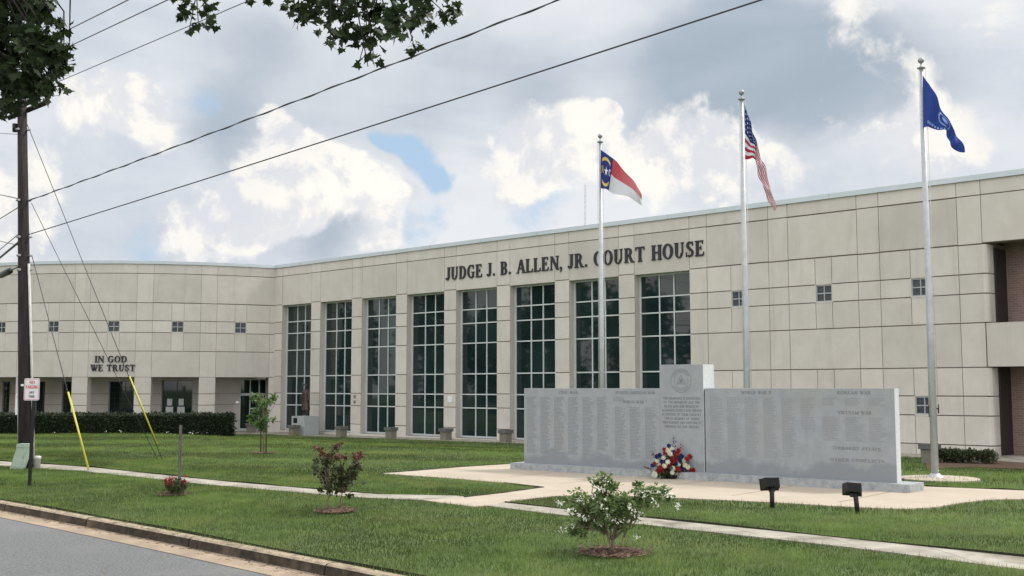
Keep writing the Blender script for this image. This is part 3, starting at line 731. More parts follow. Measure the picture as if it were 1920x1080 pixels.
for (u0, u1, z0, z1, kd) in iop:
    f = MB(); w0, w1 = IW + .06, IW + .12; e = .05 * KI
    if kd != 'd':
        f.gbox(CP, u0, u0 + e, w0, w1, z0, z1); f.gbox(CP, u1 - e, u1, w0, w1, z0, z1); f.gbox(CP, u0, u1, w0 + .002, w1, z1 - .05, z1, 1.5)
        if kd == 'g':
            f.mi = 1; n = max(2, int((u1 - u0) / (.28 * KI)))
            for k in range(1, n): u = u0 + (u1 - u0) * k / n; f.gbox(CP, u - .012 * KI, u + .012 * KI, w0 + .01, w1, z0, z1 - .05)
            for z in np.arange(z0 + .3, z1 - .1, .3): f.gbox(CP, u0 + e, u1 - e, w0 + .012, w1, z - .012, z + .012, 1.5)
        else:
            f.mi = 1; f.gbox(CP, (u0+u1)/2 - e*.4, (u0+u1)/2 + e*.4, w0 + .01, w1, z0, z1 - .05)
    else:
        zt = 1.55
        for u in (u0 + e * .6, 29.45, 31.6, u1 - e * .6): f.gbox(CP, u - e * .6, u + e * .6, w0, w1, z0, z1)
        f.gbox(CP, u0, u1, w0 + .002, w1, z1 - .06, z1, 1.5); f.gbox(CP, u0, u1, w0 + .002, w1, zt - .07, zt + .07, 1.5); f.gbox(CP, u0, u1, w0 + .002, w1, z0, z0 + .12, 1.5)
        f.gbox(CP, 29.45, 31.6, w0 + .002, w1, .72, .78, 1.5)
    o = f.build('entrance_door' if kd == 'd' else 'window_frame', [M_white if kd == 'd' else M_steel, M_dark], court)
    p = MB(); p.gbox(CP, u0 + .05, u1 - .05, IW + .09, IW + .10, z0, z1, 1.5); p.build('pane', M_glass, o)
nt_ = MB()
for u in (11.0, 13.5): 
    nt_.gbox(CP, u, u + 1.1, IW + .02, IW + .03, .95, 1.32); nt_.gbox(CP, u - .25, u + 1.35, IW + .02, IW + .03, .40, .88)
nt_.build('window_notice', M_paper, court)
mb = MB(); mb.gbox(CP, -85, 31, .5, RR0 - .5, 8.0, 8.15, 2); mb.build('roof', M_joint, court)
# wall lettering
letter_mesh(None, 'JUDGE J. B. ALLEN, JR. COURT HOUSE', FP, 12.40, 6.95, .60, 14.26, .05, each=(M_letter, court))
def CPt(u, w, z): return CP(u / DG, w, z)
letter_mesh(None, 'IN GOD', CPt, 1.85 * DG, 3.27, .34, 5.8 * DG, .05, 0, True, (M_letter, court)); letter_mesh(None, 'WE TRUST', CPt, 2.2 * DG, 2.81, .34, 8.0 * DG, .05, 0, True, (M_letter, court))
# small plates on the piers
mb = MB(); mb.gbox(FP, 12.55, 12.82, -.02, .0, 1.25, 1.55); mb.build('wall_plate', M_paper, court)
mb = MB(); mb.gbox(FP, 5.65, 5.80, -.03, .0, 1.42, 1.55); mb.build('wall_plate', M_planter, court); mb = MB(); mb.gbox(FP, 5.65, 5.80, -.03, .0, 1.15, 1.28); mb.build('wall_plate', M_planter, court)
mb = MB(); mb.gbox(CP, 24.2, 24.7, -.03, .0, 1.1, 1.2); mb.build('wall_plate', M_paper, court)

# ------------------------------------------------------------------ antenna mast far behind
am = thing('antenna_mast', (6.17, 95, -.5), 'thin pale lattice antenna mast rising behind the courthouse roof', 'mast')
mb = MB()
for k in range(3):
    a_ = 2 * math.pi * k / 3; mb.tube([(6.17 + .09 * math.cos(a_), 95 + .09 * math.sin(a_), -.5), (6.40 + .06 * math.cos(a_), 95 + .06 * math.sin(a_), 19.6)], .018, 5)
for z in np.arange(0, 19.5, .5): mb.tube([(6.17 + z * .0115 - .09, 95, z), (6.17 + z * .0115 + .09, 95, z + .25)], .010, 4)
mb.build('mast', M_steel, am)

# ------------------------------------------------------------------ memorial wall
mL = Vector((-.04, 26.04)); mu = Vector((.7727, -.6348)); mn = Vector((.6348, .7727))
def MP(u, w, z): return Vector((mL.x + mu.x * u + mn.x * w, mL.y + mu.y * u + mn.y * w, z))
mem = thing('memorial_wall', MP(4.7, .35, .02), 'gray granite war memorial wall with engraved columns of names and a taller central slab', 'memorial')
mb = MB(); mb.gbox(MP, 0, 3.1, 0, .72, -.05, .165, None); mb.gbox(MP, 3.104, 6.2, 0, .72, -.05, .165); mb.gbox(MP, 6.204, 9.34, 0, .72, -.05, .165)
mb.build('base', M_granite_base, mem)
def slab(nm, u0, u1, w0, w1, z0, z1, ends):
    mb = MB(); mb.gbox(MP, u0, u1, w0, w1, z0, z1)
    mb.mi = 1; mb.gbox(MP, u0 + .004, u1 - .004, w0 + .004, w1 - .004, z1, z1 + .004)
    for u, s_ in ends: mb.gbox(MP, min(u, u + s_ * .006), max(u, u + s_ * .006), w0 + .003, w1 - .003, z0, z1 - .002)
    return mb.build(nm, [M_granite, M_granite_rough], mem)
SW = .20
s1 = slab('slab', .262, 3.975, SW, SW + .22, .166, 1.895, ((.262, -1),))
s2 = slab('slab', 3.98, 5.03, SW - .005, SW + .46, .166, 2.395, ((5.03, 1),)); s2.name = 'central_slab'
s3 = slab('slab', 5.075, 9.03, SW, SW + .22, .166, 1.895, ((9.03, 1), (5.075, -1)))
mb = MB(); mb.gbox(MP, 5.037, 5.074, SW + .03, SW + .2, .166, 1.88); mb.build('joint_strip', M_black, mem)
def names(parent, u0, u1, z1, z0, w, rows=None, step=.031):
    mb = MB(); z = z1; k = 0
    while z > z0:
        x = u0
        L = (u1 - u0) * random.uniform(.55, 1.0)
        while x < u0 + L:
            wd_ = random.uniform(.02, .07); 
            mb.quad([MP(x, w - .0012, z), MP(min(x + wd_, u1), w - .0012, z), MP(min(x + wd_, u1), w - .0012, z + .017), MP(x, w - .0012, z + .017)])
            x += wd_ + .010
        z -= step
    mb.build('engraved_names', M_names if parent is s1 else M_engrave, parent)
for k in range(6): names(s1, .34 + .40 * k, .34 + .40 * k + .29, 1.68, .38 + (.14 if k == 5 else 0), SW)
for k in range(3): names(s1, 2.82 + .39 * k, 2.82 + .39 * k + .27, 1.47, .36, SW)
names(s1, 2.78, 3.10, 1.68, 1.60, SW)
for k in range(6): names(s3, 5.18 + .40 * k, 5.18 + .40 * k + .29, 1.70, (.45, .45, .5, .5, .55, 1.10)[k], SW)
for k in range(3): names(s3, 7.62 + .46 * k, 7.62 + .46 * k + .33, 1.70, 1.57, SW); names(s3, 7.62 + .46 * k, 7.62 + .46 * k + .33, 1.34, .88, SW)
def mtext(parent, s, uc, z, h, wd=None, w=SW, m=None):
    mb = MB(); letter_mesh(mb, s, MP, uc, z, h, wd, .002, w, True); mb.build('inscription', m or M_engrave2, parent)
mtext(s1, 'CIVIL WAR', 1.55, 1.775, .062, .55); mtext(s1, 'SPANISH AMERICAN WAR', 3.35, 1.775, .062, 1.02); mtext(s1, 'WORLD WAR I', 3.33, 1.575, .062, .62)
mtext(s3, 'WORLD WAR II', 6.23, 1.785, .062, .66); mtext(s3, 'KOREAN WAR', 8.26, 1.785, .062, .66); mtext(s3, 'VIETNAM WAR', 8.26, 1.41, .062, .66)
mtext(s3, 'TERRORIST ATTACK', 8.28, .74, .055, .95); mtext(s3, 'OTHER CONFLICTS', 8.28, .52, .055, 1.05)
for k, s_ in enumerate(('THIS MEMORIAL IS DEDICATED', 'TO THE HONOR OF ALL THE', 'BRAVE MEN AND WOMEN OF', 'ALAMANCE COUNTY WHO SERVED', 'IN DEFENSE OF THEIR COUNTRY', 'AND IN MEMORY OF THOSE', 'WHO FOUGHT AND DIED FOR IT', 'THROUGH ALL OUR HISTORY')):
    mtext(s2, s_, 4.505, 1.665 - .085 * k, .050, (.90, .88, .84, .96, .94, .84, .92, .84)[k], SW - .005)
# emblem: ring, inner ring, triangle
em = MB(); cu, cz_ = 4.505, 2.06
def ring(r0, r1, n=40):
    for i in range(n):
        a0, a1 = 2 * math.pi * i / n, 2 * math.pi * (i + 1) / n
        em.quad([MP(cu + r * math.sin(a_) * .98, SW - .0065, cz_ + r * math.cos(a_)) for r, a_ in ((r0, a0), (r1, a0), (r1, a1), (r0, a1))])
ring(.255, .243); ring(.172, .164)
for s_, rr in ((0, 0), ):
    T3 = [(0, .13), (.115, -.075), (-.115, -.075)]; t3 = [(x * .78, (z - .0) * .78 - .004) for x, z in T3]
    for i in range(3):
        j = (i + 1) % 3; em.quad([MP(cu + x, SW - .0066, cz_ + z) for x, z in (T3[i], T3[j], t3[j], t3[i])])
em.quad([MP(cu + x, SW - .0067, cz_ + z) for x, z in ((-.05, -.05), (.05, -.05), (.02, .04), (-.02, .04))])
for a0 in list(np.linspace(-60, 60, 15)) + list(np.linspace(130, 230, 10)):
    a_ = R_(a0); r = .208; em.quad([MP(cu + (r + dr) * math.sin(a_ + da), SW - .0066, cz_ + (r + dr) * math.cos(a_ + da)) for dr, da in ((-.02, -.04), (-.02, .035), (.02, .035), (.02, -.04))])
em.build('emblem', M_engrave2, s2)
# damp discolouration low on the granite, an irregular tide mark of its own
def add_damp(m):
    t = m.node_tree; p = t.nodes['Principled BSDF']; src = p.inputs['Base Color'].links[0].from_socket
    geo = t.nodes.new('ShaderNodeNewGeometry'); sx = t.nodes.new('ShaderNodeSeparateXYZ'); t.links.new(geo.outputs['Position'], sx.inputs[0])
    n1 = t.nodes.new('ShaderNodeTexNoise'); t.links.new(geo.outputs['Position'], n1.inputs['Vector']); n1.inputs['Scale'].default_value = 1.3; n1.inputs['Detail'].default_value = 8; n1.inputs['Roughness'].default_value = .65
    a_ = t.nodes.new('ShaderNodeMath'); a_.operation = 'MULTIPLY_ADD'; t.links.new(n1.outputs['Fac'], a_.inputs[0]); a_.inputs[1].default_value = -.95; t.links.new(sx.outputs[2], a_.inputs[2])
    r = t.nodes.new('ShaderNodeMapRange'); r.interpolation_type = 'SMOOTHSTEP'; t.links.new(a_.outputs[0], r.inputs[0]); r.inputs[1].default_value = -.16; r.inputs[2].default_value = -.02; r.inputs[3].default_value = .75; r.inputs[4].default_value = 0
    q = t.nodes.new('ShaderNodeMix'); q.data_type = 'RGBA'; t.links.new(r.outputs[0], q.inputs[0]); t.links.new(src, q.inputs[6]); q.inputs[7].default_value = (.215,.235,.26,1); t.links.new(q.outputs[2], p.inputs['Base Color'])
add_damp(M_granite)

# ------------------------------------------------------------------ flower arrangement
fc = MP(4.36, .03, .02)
fl = thing('flower_arrangement', fc, 'red, white and navy flower arrangement with tall spikes leaning on the memorial', 'flowers')
mb = MB(); mb.lathe(fc, [(.10, 0), (.13, .02), (.16, .16), (.15, .17)], 12); mb.build('basket', M_black, fl)
P = blobpts([(fc + Vector((0, 0, .28)), (.36, .16, .30)), (fc + Vector((.0, 0, .12)), (.44, .18, .10))], 1300)
P[:, 2] = np.maximum(P[:, 2], .03)
V, F, T = leaves(P, .07); mesh_np('foliage', V, F, M_leaf_dark, fl, T)
def flower_mesh(r, m, petals=7, cup=.45):
    mb = MB(); ctr = Vector((0, 0, 0))
    for ly in range(3):
        rr = r * (1 - .26 * ly)
        for k in range(petals):
            a_ = 2 * math.pi * (k + .5 * ly) / petals; d = Vector((math.cos(a_), math.sin(a_), 0)); s_ = Vector((-math.sin(a_), math.cos(a_), 0)); z = r * (.15 + .22 * ly)
            mb.quad([ctr + Vector((0, 0, z * .3)), d * rr * .6 - s_ * rr * .38 + Vector((0, 0, z)), d * rr + Vector((0, 0, z * 1.1 + cup * r * .3)), d * rr * .6 + s_ * rr * .38 + Vector((0, 0, z))])
    me_o = mb.build('flower', m); me = me_o.data; bpy.data.objects.remove(me_o); return me
fm = {'r': flower_mesh(.052, M_blossom_red), 'w': flower_mesh(.052, M_blossom), 'n': flower_mesh(.050, M_blossom_navy), 'c': flower_mesh(.054, M_blossom_yel), 'W': flower_mesh(.062, M_blossom, 9)}
fpos = [(395,860,'W'),(960,880,'W'),(600,690,'c'),(585,525,'w'),(770,540,'r'),(760,600,'r'),(720,640,'r'),(670,610,'w'),(455,590,'w'),(780,735,'w'),(870,750,'r'),(900,780,'r'),(1020,670,'c'),(1075,710,'c'),
        (880,650,'w'),(830,640,'n'),(900,520,'n'),(960,500,'n'),(990,580,'w'),(720,440,'w'),(620,430,'r'),(600,360,'r'),(660,380,'c'),(760,350,'w'),(690,280,'n'),(780,400,'n'),(850,440,'r'),(880,380,'r'),(450,500,'n'),(500,470,'n'),(520,720,'r'),(480,780,'r'),
        (360,680,'n'),(760,820,'w'),(840,830,'w'),(1140,780,'r'),(1190,770,'r'),(1000,760,'n'),(960,790,'n'),(1060,550,'r'),(1120,500,'r'),(420,640,'r'),(550,780,'r'),(640,700,'r'),(540,600,'n'),(930,600,'n'),(480,660,'w'),(820,560,'r')]
Yf = fc.y
for i, (x, y, c_) in enumerate(fpos):
    p = at(1190 + x / 10.8, 810 + y / 10.8, Yf - .10 - random.uniform(0, .09))
    o = bpy.data.objects.new('flower', fm[c_]); col.objects.link(o); o.parent = fl; o.location = p - wloc(fl)
    dv = Vector((random.uniform(-.5, .5), -1, random.uniform(-.1, .6))); o.rotation_euler = dv.to_track_quat('Z', 'Y').to_euler(); s_ = random.uniform(1.05, 1.35); o.scale = (s_, s_, s_)
def spike(x0, y0, x1, y1, m, w=.022, n=34):
    a_ = at(1190 + x0 / 10.8, 810 + y0 / 10.8, Yf - .05); b_ = at(1190 + x1 / 10.8, 810 + y1 / 10.8, Yf - .05)
    P = np.array([tuple(a_.lerp(b_, k / n) + Vector((random.gauss(0, w * (1 - k / n * .7)), random.gauss(0, w), random.gauss(0, w * .6)))) for k in range(n)])
    V, F, T = leaves(P, .035); mesh_np('flower_spike', V, F, m, fl, T)
for q in ((640,560,575,280,M_leaf_red),(850,500,960,235,M_blossom_red),(1030,600,1190,375,M_blossom_red),(1060,620,1215,440,M_blossom_red),(450,520,335,390,M_leaf_red),(340,740,200,700,M_leaf_red),(785,330,790,90,M_blossom_navy),(700,340,720,240,M_leaf_hedge),(1120,800,1235,770,M_blossom_red),(1150,900,1300,900,M_leaf_dark)):
    spike(*q)

# ------------------------------------------------------------------ floodlights
def floodlight(px, py, top, tilt, yaw, label):
    b_ = spot(px, py); t = thing('floodlight', b_, label, 'floodlight', 'black floodlights on the lawn')
    s_ = b_.y / 2074; h = (py - top) * s_; hw = 34 * s_; hh = 21 * s_
    mb = MB(); mb.tube([b_ + Vector((0, 0, -.1)), b_ + Vector((-.35 * tilt * h, 0, h - hh * .7))], .038, 10); mb.build('post', M_black, t)
    c_ = b_ + Vector((-.5 * tilt * h, .05, h - hh * .5)); mb = MB()
    rot = Matrix.Rotation(yaw, 3, 'Z') @ Matrix.Rotation(R_(-18), 3, 'X') @ Matrix.Rotation(tilt * .35, 3, 'Y')
    def f(x, y, z): return c_ + rot @ Vector((x, y, z))
    def fz(x, y, z): return f(x, y, z)
    mb.hexa([f(-hw*.38,-.09,-hh*.40), f(hw*.38,-.09,-hh*.40), f(hw*.5,.09,-hh*.5), f(-hw*.5,.09,-hh*.5), f(-hw*.38,-.09,hh*.40), f(hw*.38,-.09,hh*.40), f(hw*.5,.09,hh*.5), f(-hw*.5,.09,hh*.5)])
    mb.hexa([f(-hw*.52,.09,-hh*.52), f(hw*.52,.09,-hh*.52), f(hw*.52,.115,-hh*.52), f(-hw*.52,.115,-hh*.52), f(-hw*.52,.09,hh*.52), f(hw*.52,.09,hh*.52), f(hw*.52,.115,hh*.52), f(-hw*.52,.115,hh*.52)])
    for k in range(-3, 4): mb.box(hw*.1*k - .004, hw*.1*k + .004, -.105, -.09, -hh*.35, hh*.35, f)
    mb.build('lamp_head', M_black, t)
    mb = MB(); mb.box(-hw*.46, hw*.46, .116, .12, -hh*.46, hh*.46, f); mb.build('lens', M_glass, t)
    mb = MB(); mb.box(-.045, .045, -.03, .03, -hh*.75, -hh*.5, f); mb.build('bracket', M_black, t)
floodlight(1448, 953, 897, .0, .12, 'black floodlight on a short post, left one of the pair facing the memorial')
floodlight(1609, 963, 907, .22, -.12, 'tilted black floodlight on a short post, right one of the pair facing the memorial')

# ------------------------------------------------------------------ flagpoles and flags
def flagpole(x, y, label):
    z0 = gz(x, y); t = thing('flagpole', (x, y, z0), label, 'flagpole', 'row of three flagpoles')
    mb = MB(); mb.tube([(x, y, z0 - .1), (x, y, 3.2), (x, y, 8.86)], [.078, .072, .040], 20); mb.build('shaft', M_pole, t)
    mb = MB(); mb.lathe((x, y, 8.86), [(.05, 0), (.085, .01), (.09, .03), (.05, .05), (.018, .07), (.016, .14)], 16); mb.build('truck', M_steel, t)
    mb = MB(); mb.lathe((x, y, 8.985), [(.0, 0)] + [(.068 * math.sin(a_), .068 - .068 * math.cos(a_)) for a_ in np.linspace(.15, 3.0, 12)] + [(.0, .137)], 16); mb.build('ball_finial', M_steel, t)
    mb = MB(); mb.lathe((x, y, z0 + .02), [(.20, 0), (.20, .015), (.17, .04), (.12, .06), (.09, .10)], 20); mb.build('base_collar', M_pole, t)
    mb = MB()
    for s_ in (-.105, .10): mb.tube([(x + s_ * .75, y - .05, 8.85), (x + s_ * .8, y - .06, 5), (x + s_ * .95, y - .04, 1.55 + z0)], .006, 5)
    mb.build('halyard', M_white_pvc, t)
    mb = MB(); mb.tube([(x + .105, y - .03, z0 + 1.38), (x + .105, y - .03, z0 + 1.58)], .014, 6); mb.tube([(x + .07, y - .02, z0 + 1.48), (x + .105, y - .03, z0 + 1.48)], .014, 6); mb.tube([(x - .10, y - .03, z0 + 1.30), (x - .10, y - .03, z0 + 1.62)], .008, 6); mb.build('cleat', M_black, t)
    return t
POLES = [(2.51, 30.86), (5.57, 26.21), (8.96, 23.59)]
flagpole(*POLES[0], 'silver flagpole behind the memorial flying the blue, red and white state flag')
flagpole(*POLES[1], 'silver flagpole in the middle of the row flying the stars and stripes')
flagpole(*POLES[2], 'tallest looking silver flagpole standing on a round concrete pad with a plain blue flag')
x, y = POLES[2]; mb = MB(); mb.lathe((x - .02, y - .25, -.03), [(.80, 0), (.80, .055), (.78, .065), (.02, .066)], 36); o = mb.build('flagpole_pad', M_plaza); o.data.polygons.foreach_set('use_smooth', [False] * len(o.data.polygons))
tag(o, 'round concrete pad under the right hand flagpole', 'concrete pad')

def interp(pl, s):
    k = s * (len(pl) - 1); i = min(int(k), len(pl) - 2); f = k - i
    # catmull-rom
    p0 = pl[max(i - 1, 0)]; p1 = pl[i]; p2 = pl[i + 1]; p3 = pl[min(i + 2, len(pl) - 1)]
    return .5 * ((2 * p1) + (p2 - p0) * f + (2 * p0 - 5 * p1 + 4 * p2 - p3) * f * f + (3 * p1 - p0 - 3 * p2 + p3) * f ** 3)
class Flag:
    def __init__(s, Y, top, bot, amp=.09, waves=3.0, skew=0.0):
        s.top = [at(px, py, Y) for px, py in top]; s.bot = [at(px, py, Y) for px, py in bot]; s.amp = amp; s.wv = waves; s.skew = skew
    def S(s, u, r, off=0.0):          # u along the fly, r 0 top..1 bottom
        a_ = interp(s.top, u); b_ = interp(s.bot, u); p = a_.lerp(b_, r)
        d = s.amp * min(1, u * 4) * (math.sin(2 * math.pi * (s.wv * u + s.skew * r)) + .4 * math.sin(2 * math.pi * (1.7 * s.wv * u - r * .8) + 1))
        return p + Vector((0, -off + d - .06, 0))
    def cloth(s, m, parent, nu=60, nv=24, name='cloth'):
        V = [tuple(s.S(i / nu, j / nv)) for i in range(nu + 1) for j in range(nv + 1)]
        F = [(i * (nv + 1) + j, i * (nv + 1) + j + 1, (i + 1) * (nv + 1) + j + 1, (i + 1) * (nv + 1) + j) for i in range(nu) for j in range(nv)]
        o = mesh_np(name, V, F, m, parent); uv = o.data.uv_layers.new(name='UVMap')
        for lp in o.data.loops:
            k = lp.vertex_index; uv.data[lp.index].uv = ((k // (nv + 1)) / nu, 1 - (k % (nv + 1)) / nv)
        for p in o.data.polygons: p.use_smooth = True
        return o
    def patch(s, mb, poly, off=.006):  # polygon in (u, r)
        mb.quad([s.S(u, r, off) for u, r in poly])
def flagmat(name, fn):
    m = bpy.data.materials.new(name); m.use_nodes = True; t = m.node_tree; t.nodes.clear()
    uv = t.nodes.new('ShaderNodeUVMap'); sp = t.nodes.new('ShaderNodeSeparateXYZ'); t.links.new(uv.outputs[0], sp.inputs[0])
    def mt(op, a_, b_=None):
        q = t.nodes.new('ShaderNodeMath'); q.operation = op
        for i, v_ in enumerate((a_, b_)):
            if v_ is None: continue
            if isinstance(v_, (int, float)): q.inputs[i].default_value = v_
            else: t.links.new(v_, q.inputs[i])
        return q.outputs[0]
    def mx(f, a_, b_):
        q = t.nodes.new('ShaderNodeMix'); q.data_type = 'RGBA'; t.links.new(f, q.inputs[0])
        for i, c_ in ((6, a_), (7, b_)):
            if isinstance(c_, tuple): q.inputs[i].default_value = (*c_, 1)
            else: t.links.new(c_, q.inputs[i])
        return q.outputs[2]
    c_ = fn(sp.outputs[0], sp.outputs[1], mt, mx)
    d = t.nodes.new('ShaderNodeBsdfPrincipled'); d.inputs['Roughness'].default_value = .8; d.inputs['Specular IOR Level'].default_value = .2
    tr = t.nodes.new('ShaderNodeBsdfTranslucent'); ms = t.nodes.new('ShaderNodeMixShader'); ms.inputs[0].default_value = .25
    for q in (d.inputs['Base Color'], tr.inputs[0]):
        if isinstance(c_, tuple): q.default_value = (*c_, 1)
        else: t.links.new(c_, q)
    o = t.nodes.new('ShaderNodeOutputMaterial'); t.links.new(d.outputs[0], ms.inputs[1]); t.links.new(tr.outputs[0], ms.inputs[2]); t.links.new(ms.outputs[0], o.inputs[0]); return m
RED, WHT, NVY = (.36,.03,.055), (.66,.67,.72), (.02,.035,.16)
M_nc = flagmat('state_flag_cloth', lambda u, v, mt, mx: mx(mt('GREATER_THAN', u, .37), (.03,.045,.20), mx(mt('GREATER_THAN', v, .52), WHT, mx(mt('MULTIPLY', mt('SUBTRACT', u, .45), 1.1), (.50,.07,.10), (.62,.36,.36)))))  # red pales towards the fly: light through the cloth put into the colour
def usfn(u, v, mt, mx):
    st = mx(mt('GREATER_THAN', mt('MODULO', mt('MULTIPLY', v, 6.5), 1.0), .5), WHT, RED)
    # stripe at v=1 (top) must be red
    st = mx(mt('GREATER_THAN', mt('MODULO', mt('MULTIPLY', mt('SUBTRACT', 1.0, v), 6.5), 1.0), .5), RED, WHT)
    return mx(mt('MULTIPLY', mt('LESS_THAN', u, .40), mt('GREATER_THAN', v, 6 / 13)), st, NVY)
M_us = flagmat('stars_stripes_cloth', usfn)
M_bl = flagmat('blue_flag_cloth', lambda u, v, mt, mx: (.03,.06,.27))
M_gold = mat('flag_gold', (.62,.44,.10), rough=.7); M_fwhite = mat('flag_white', (.78,.80,.84), rough=.7); M_fpale = mat('flag_pale_blue', (.22,.32,.62), rough=.7)
f1 = tag(bpy.data.objects.new('flag', None), 'state flag with starred blue field beside red and white bars, on the left pole', 'flag'); col.objects.link(f1); f1.location = at(1126, 283, 30.86)
F1 = Flag(30.76, [(1126,281),(1141,292),(1160,309),(1185,337),(1203,366)], [(1126,354),(1137,356),(1148,362),(1180,372),(1204,386)], .07, 2.0, .3)
F1.cloth(M_nc, f1)
mb = MB()
def star(F_, mb, cu, cr, ru, rr, off=.012):
    pts = [(cu + (ru if k % 2 == 0 else ru * .4) * math.sin(math.pi * k / 5), cr - (rr if k % 2 == 0 else rr * .4) * math.cos(math.pi * k / 5)) for k in range(10)]
    for k in range(10): mb.quad([F_.S(*p, off) for p in ((cu, cr), pts[k], pts[(k + 1) % 10])])
star(F1, mb, .20, .50, .055, .14); mb.build('star', M_fwhite, f1)
def flag_text(F_, s_, u0, r0, du, dr, m, par, rot=0):
    mb = MB(); x = 0
    for c_ in s_:
        P, adv = glyph(c_)
        for i, q in enumerate(P): mb.quad([F_.S(u0 + (x + a_) * du, r0 - b_ * dr, .010 + .0006 * i) for a_, b_ in q])
        x += adv + .08
    mb.build('letter', m, par)
flag_text(F1, 'N', .045, .58, .09, .20, M_gold, f1); flag_text(F1, 'C', .275, .60, .085, .20, M_fwhite, f1)
mb = MB()
for cr, sg in ((.16, 1), (.80, 1)):
    for k in range(10):
        a0, a1 = -1 + .2 * k, -.8 + .2 * k
        yy = lambda q: cr + (.10 * (1 - q * q) - .05) * (1 if cr > .5 else -1)
        mb.quad([F1.S(.19 + .12 * a0, yy(a0), .012), F1.S(.19 + .12 * a1, yy(a1), .012), F1.S(.19 + .12 * a1, yy(a1) + .09, .012), F1.S(.19 + .12 * a0, yy(a0) + .09, .012)])
mb.build('scroll', M_gold, f1)
f2 = tag(bpy.data.objects.new('flag', None), 'stars and stripes flag hanging in long folds on the middle pole', 'flag'); col.objects.link(f2); f2.location = at(1394, 197, 26.21)
F2 = Flag(26.13, [(1395,195),(1403,222),(1413,252),(1422,285),(1432,312),(1443,350),(1454,393)], [(1396,300),(1405,299),(1415,299),(1418,318),(1427,345),(1438,372),(1450,398)], .06, 4.0, .9)
F2.cloth(M_us, f2, 90, 40)
mb = MB()
for i in range(6):
    for j in range(5): star(F2, mb, .045 + .062 * i, .05 + .098 * j, .016, .026, .009)
mb.build('stars', M_fwhite, f2)
f3 = tag(bpy.data.objects.new('flag', None), 'plain blue flag with a faint pale seal on the right hand pole', 'flag'); col.objects.link(f3); f3.location = at(1729, 145, 23.59)
F3 = Flag(23.5, [(1728,142),(1742,162),(1757,190),(1773,221),(1786,243),(1797,262),(1808,286)], [(1729,241),(1740,239),(1757,245),(1772,247),(1777,265),(1783,279),(1806,287)], .05, 3.0, .5)
F3.cloth(M_bl, f3)
mb = MB()
for i in range(28):
    a0, a1 = 2 * math.pi * i / 28, 2 * math.pi * (i + 1) / 28
    mb.quad([F3.S(.46 + .115 * q * math.cos(a_), .50 + .33 * q * math.sin(a_), .010) for q, a_ in ((.82, a0), (1, a0), (1, a1), (.82, a1))])
for i in range(10):
    a0, a1 = 2 * math.pi * i / 10, 2 * math.pi * (i + 1) / 10
    mb.quad([F3.S(.46 + .05 * q * math.cos(a_), .46 + .15 * q * math.sin(a_), .011) for q, a_ in ((0, a0), (1, a0), (1, a1))])
for k in range(7): mb.quad([F3.S(.12 + .05 * k + du, .86 + .01 * k + dr, .010) for du, dr in ((0, 0), (.03, 0), (.03, .07), (0, .07))])
mb.build('seal', M_fpale, f3)

# ------------------------------------------------------------------ utility pole
ub = spot(49, 878); utop = at(41, 160, ub.y) 
up = thing('utility_pole', ub, 'dark leaning wooden utility pole with crossarms beside the sidewalk', 'utility pole')
def UP(z, dx=0, dy=0):
    f = (z - ub.z) / (utop.z - ub.z); return Vector((ub.x + (utop.x - ub.x) * f + dx, ub.y + dy, z))
mb = MB(); mb.tube([UP(-.3), UP(3), UP(6), UP(utop.z)], [.175, .150, .125, .105], 18); mb.build('pole', M_wood, up)
ad = Vector((fb_.x, fb_.y, 0)); al = Vector((fa.x, fa.y, 0))
ad2 = Vector((.725, -.688, 0)).normalized()
for zz, off in ((8.74, -.15), (8.74, .15)):
    mb = MB(); c_ = UP(zz) + ad * off
    mb.tube([c_ - ad2 * 1.15, c_ + ad2 * 1.15], .075, 4, sm=False); mb.build('crossarm', M_wood, up)
ins = []
for s_ in (-1.25, -.7, .65, 1.05):
    p = UP(8.80) + ad2 * s_ - ad * .14; ins.append(p + Vector((0, 0, .14)))
    mb = MB(); mb.lathe(p, [(.012, 0), (.012, .06), (.045, .065), (.05, .10), (.03, .12), (.045, .13), (.02, .16)], 10); mb.build('insulator', M_planter_rim, up)
mb = MB(); mb.tube([UP(8.35, -.16, -.05), UP(8.15, -.16, -.05)], .06, 10); mb.build('cutout', M_black, up)
mb = MB()
for zz in (6.45, 5.55, 5.1, 4.75, 8.2): mb.tube([UP(zz, .10), UP(zz, .22, -.05)], .025, 6); mb.tube([UP(zz + .0, -.12, -.08), UP(zz, -.02, -.17)], .03, 6)
mb.build('hardware', M_steel, up)
# riser conduits
mb = MB(); mb.tube([UP(.1, .21, -.05), UP(2.6, .185, -.06), UP(4.9, .15, -.07)], .030, 8); mb.build('conduit', M_white_pvc, up)
mb = MB(); mb.tube([UP(.0, -.175, -.02), UP(2.2, -.16, -.02)], .022, 8); mb.build('conduit', M_steel, up)
mb = MB(); mb.lathe(UP(0, .30, -.1), [(.075, -.05), (.075, .22), (.085, .225), (.085, .29), (.05, .30)], 14); mb.build('riser_cap', M_white_pvc, up)
mb = MB(); mb.box(-.03, .03, -.01, .01, 0, .05, lambda x, y, z: UP(1.95, 0, -.165) + Vector((x, y, z))); mb.build('pole_tag', M_paper, up)

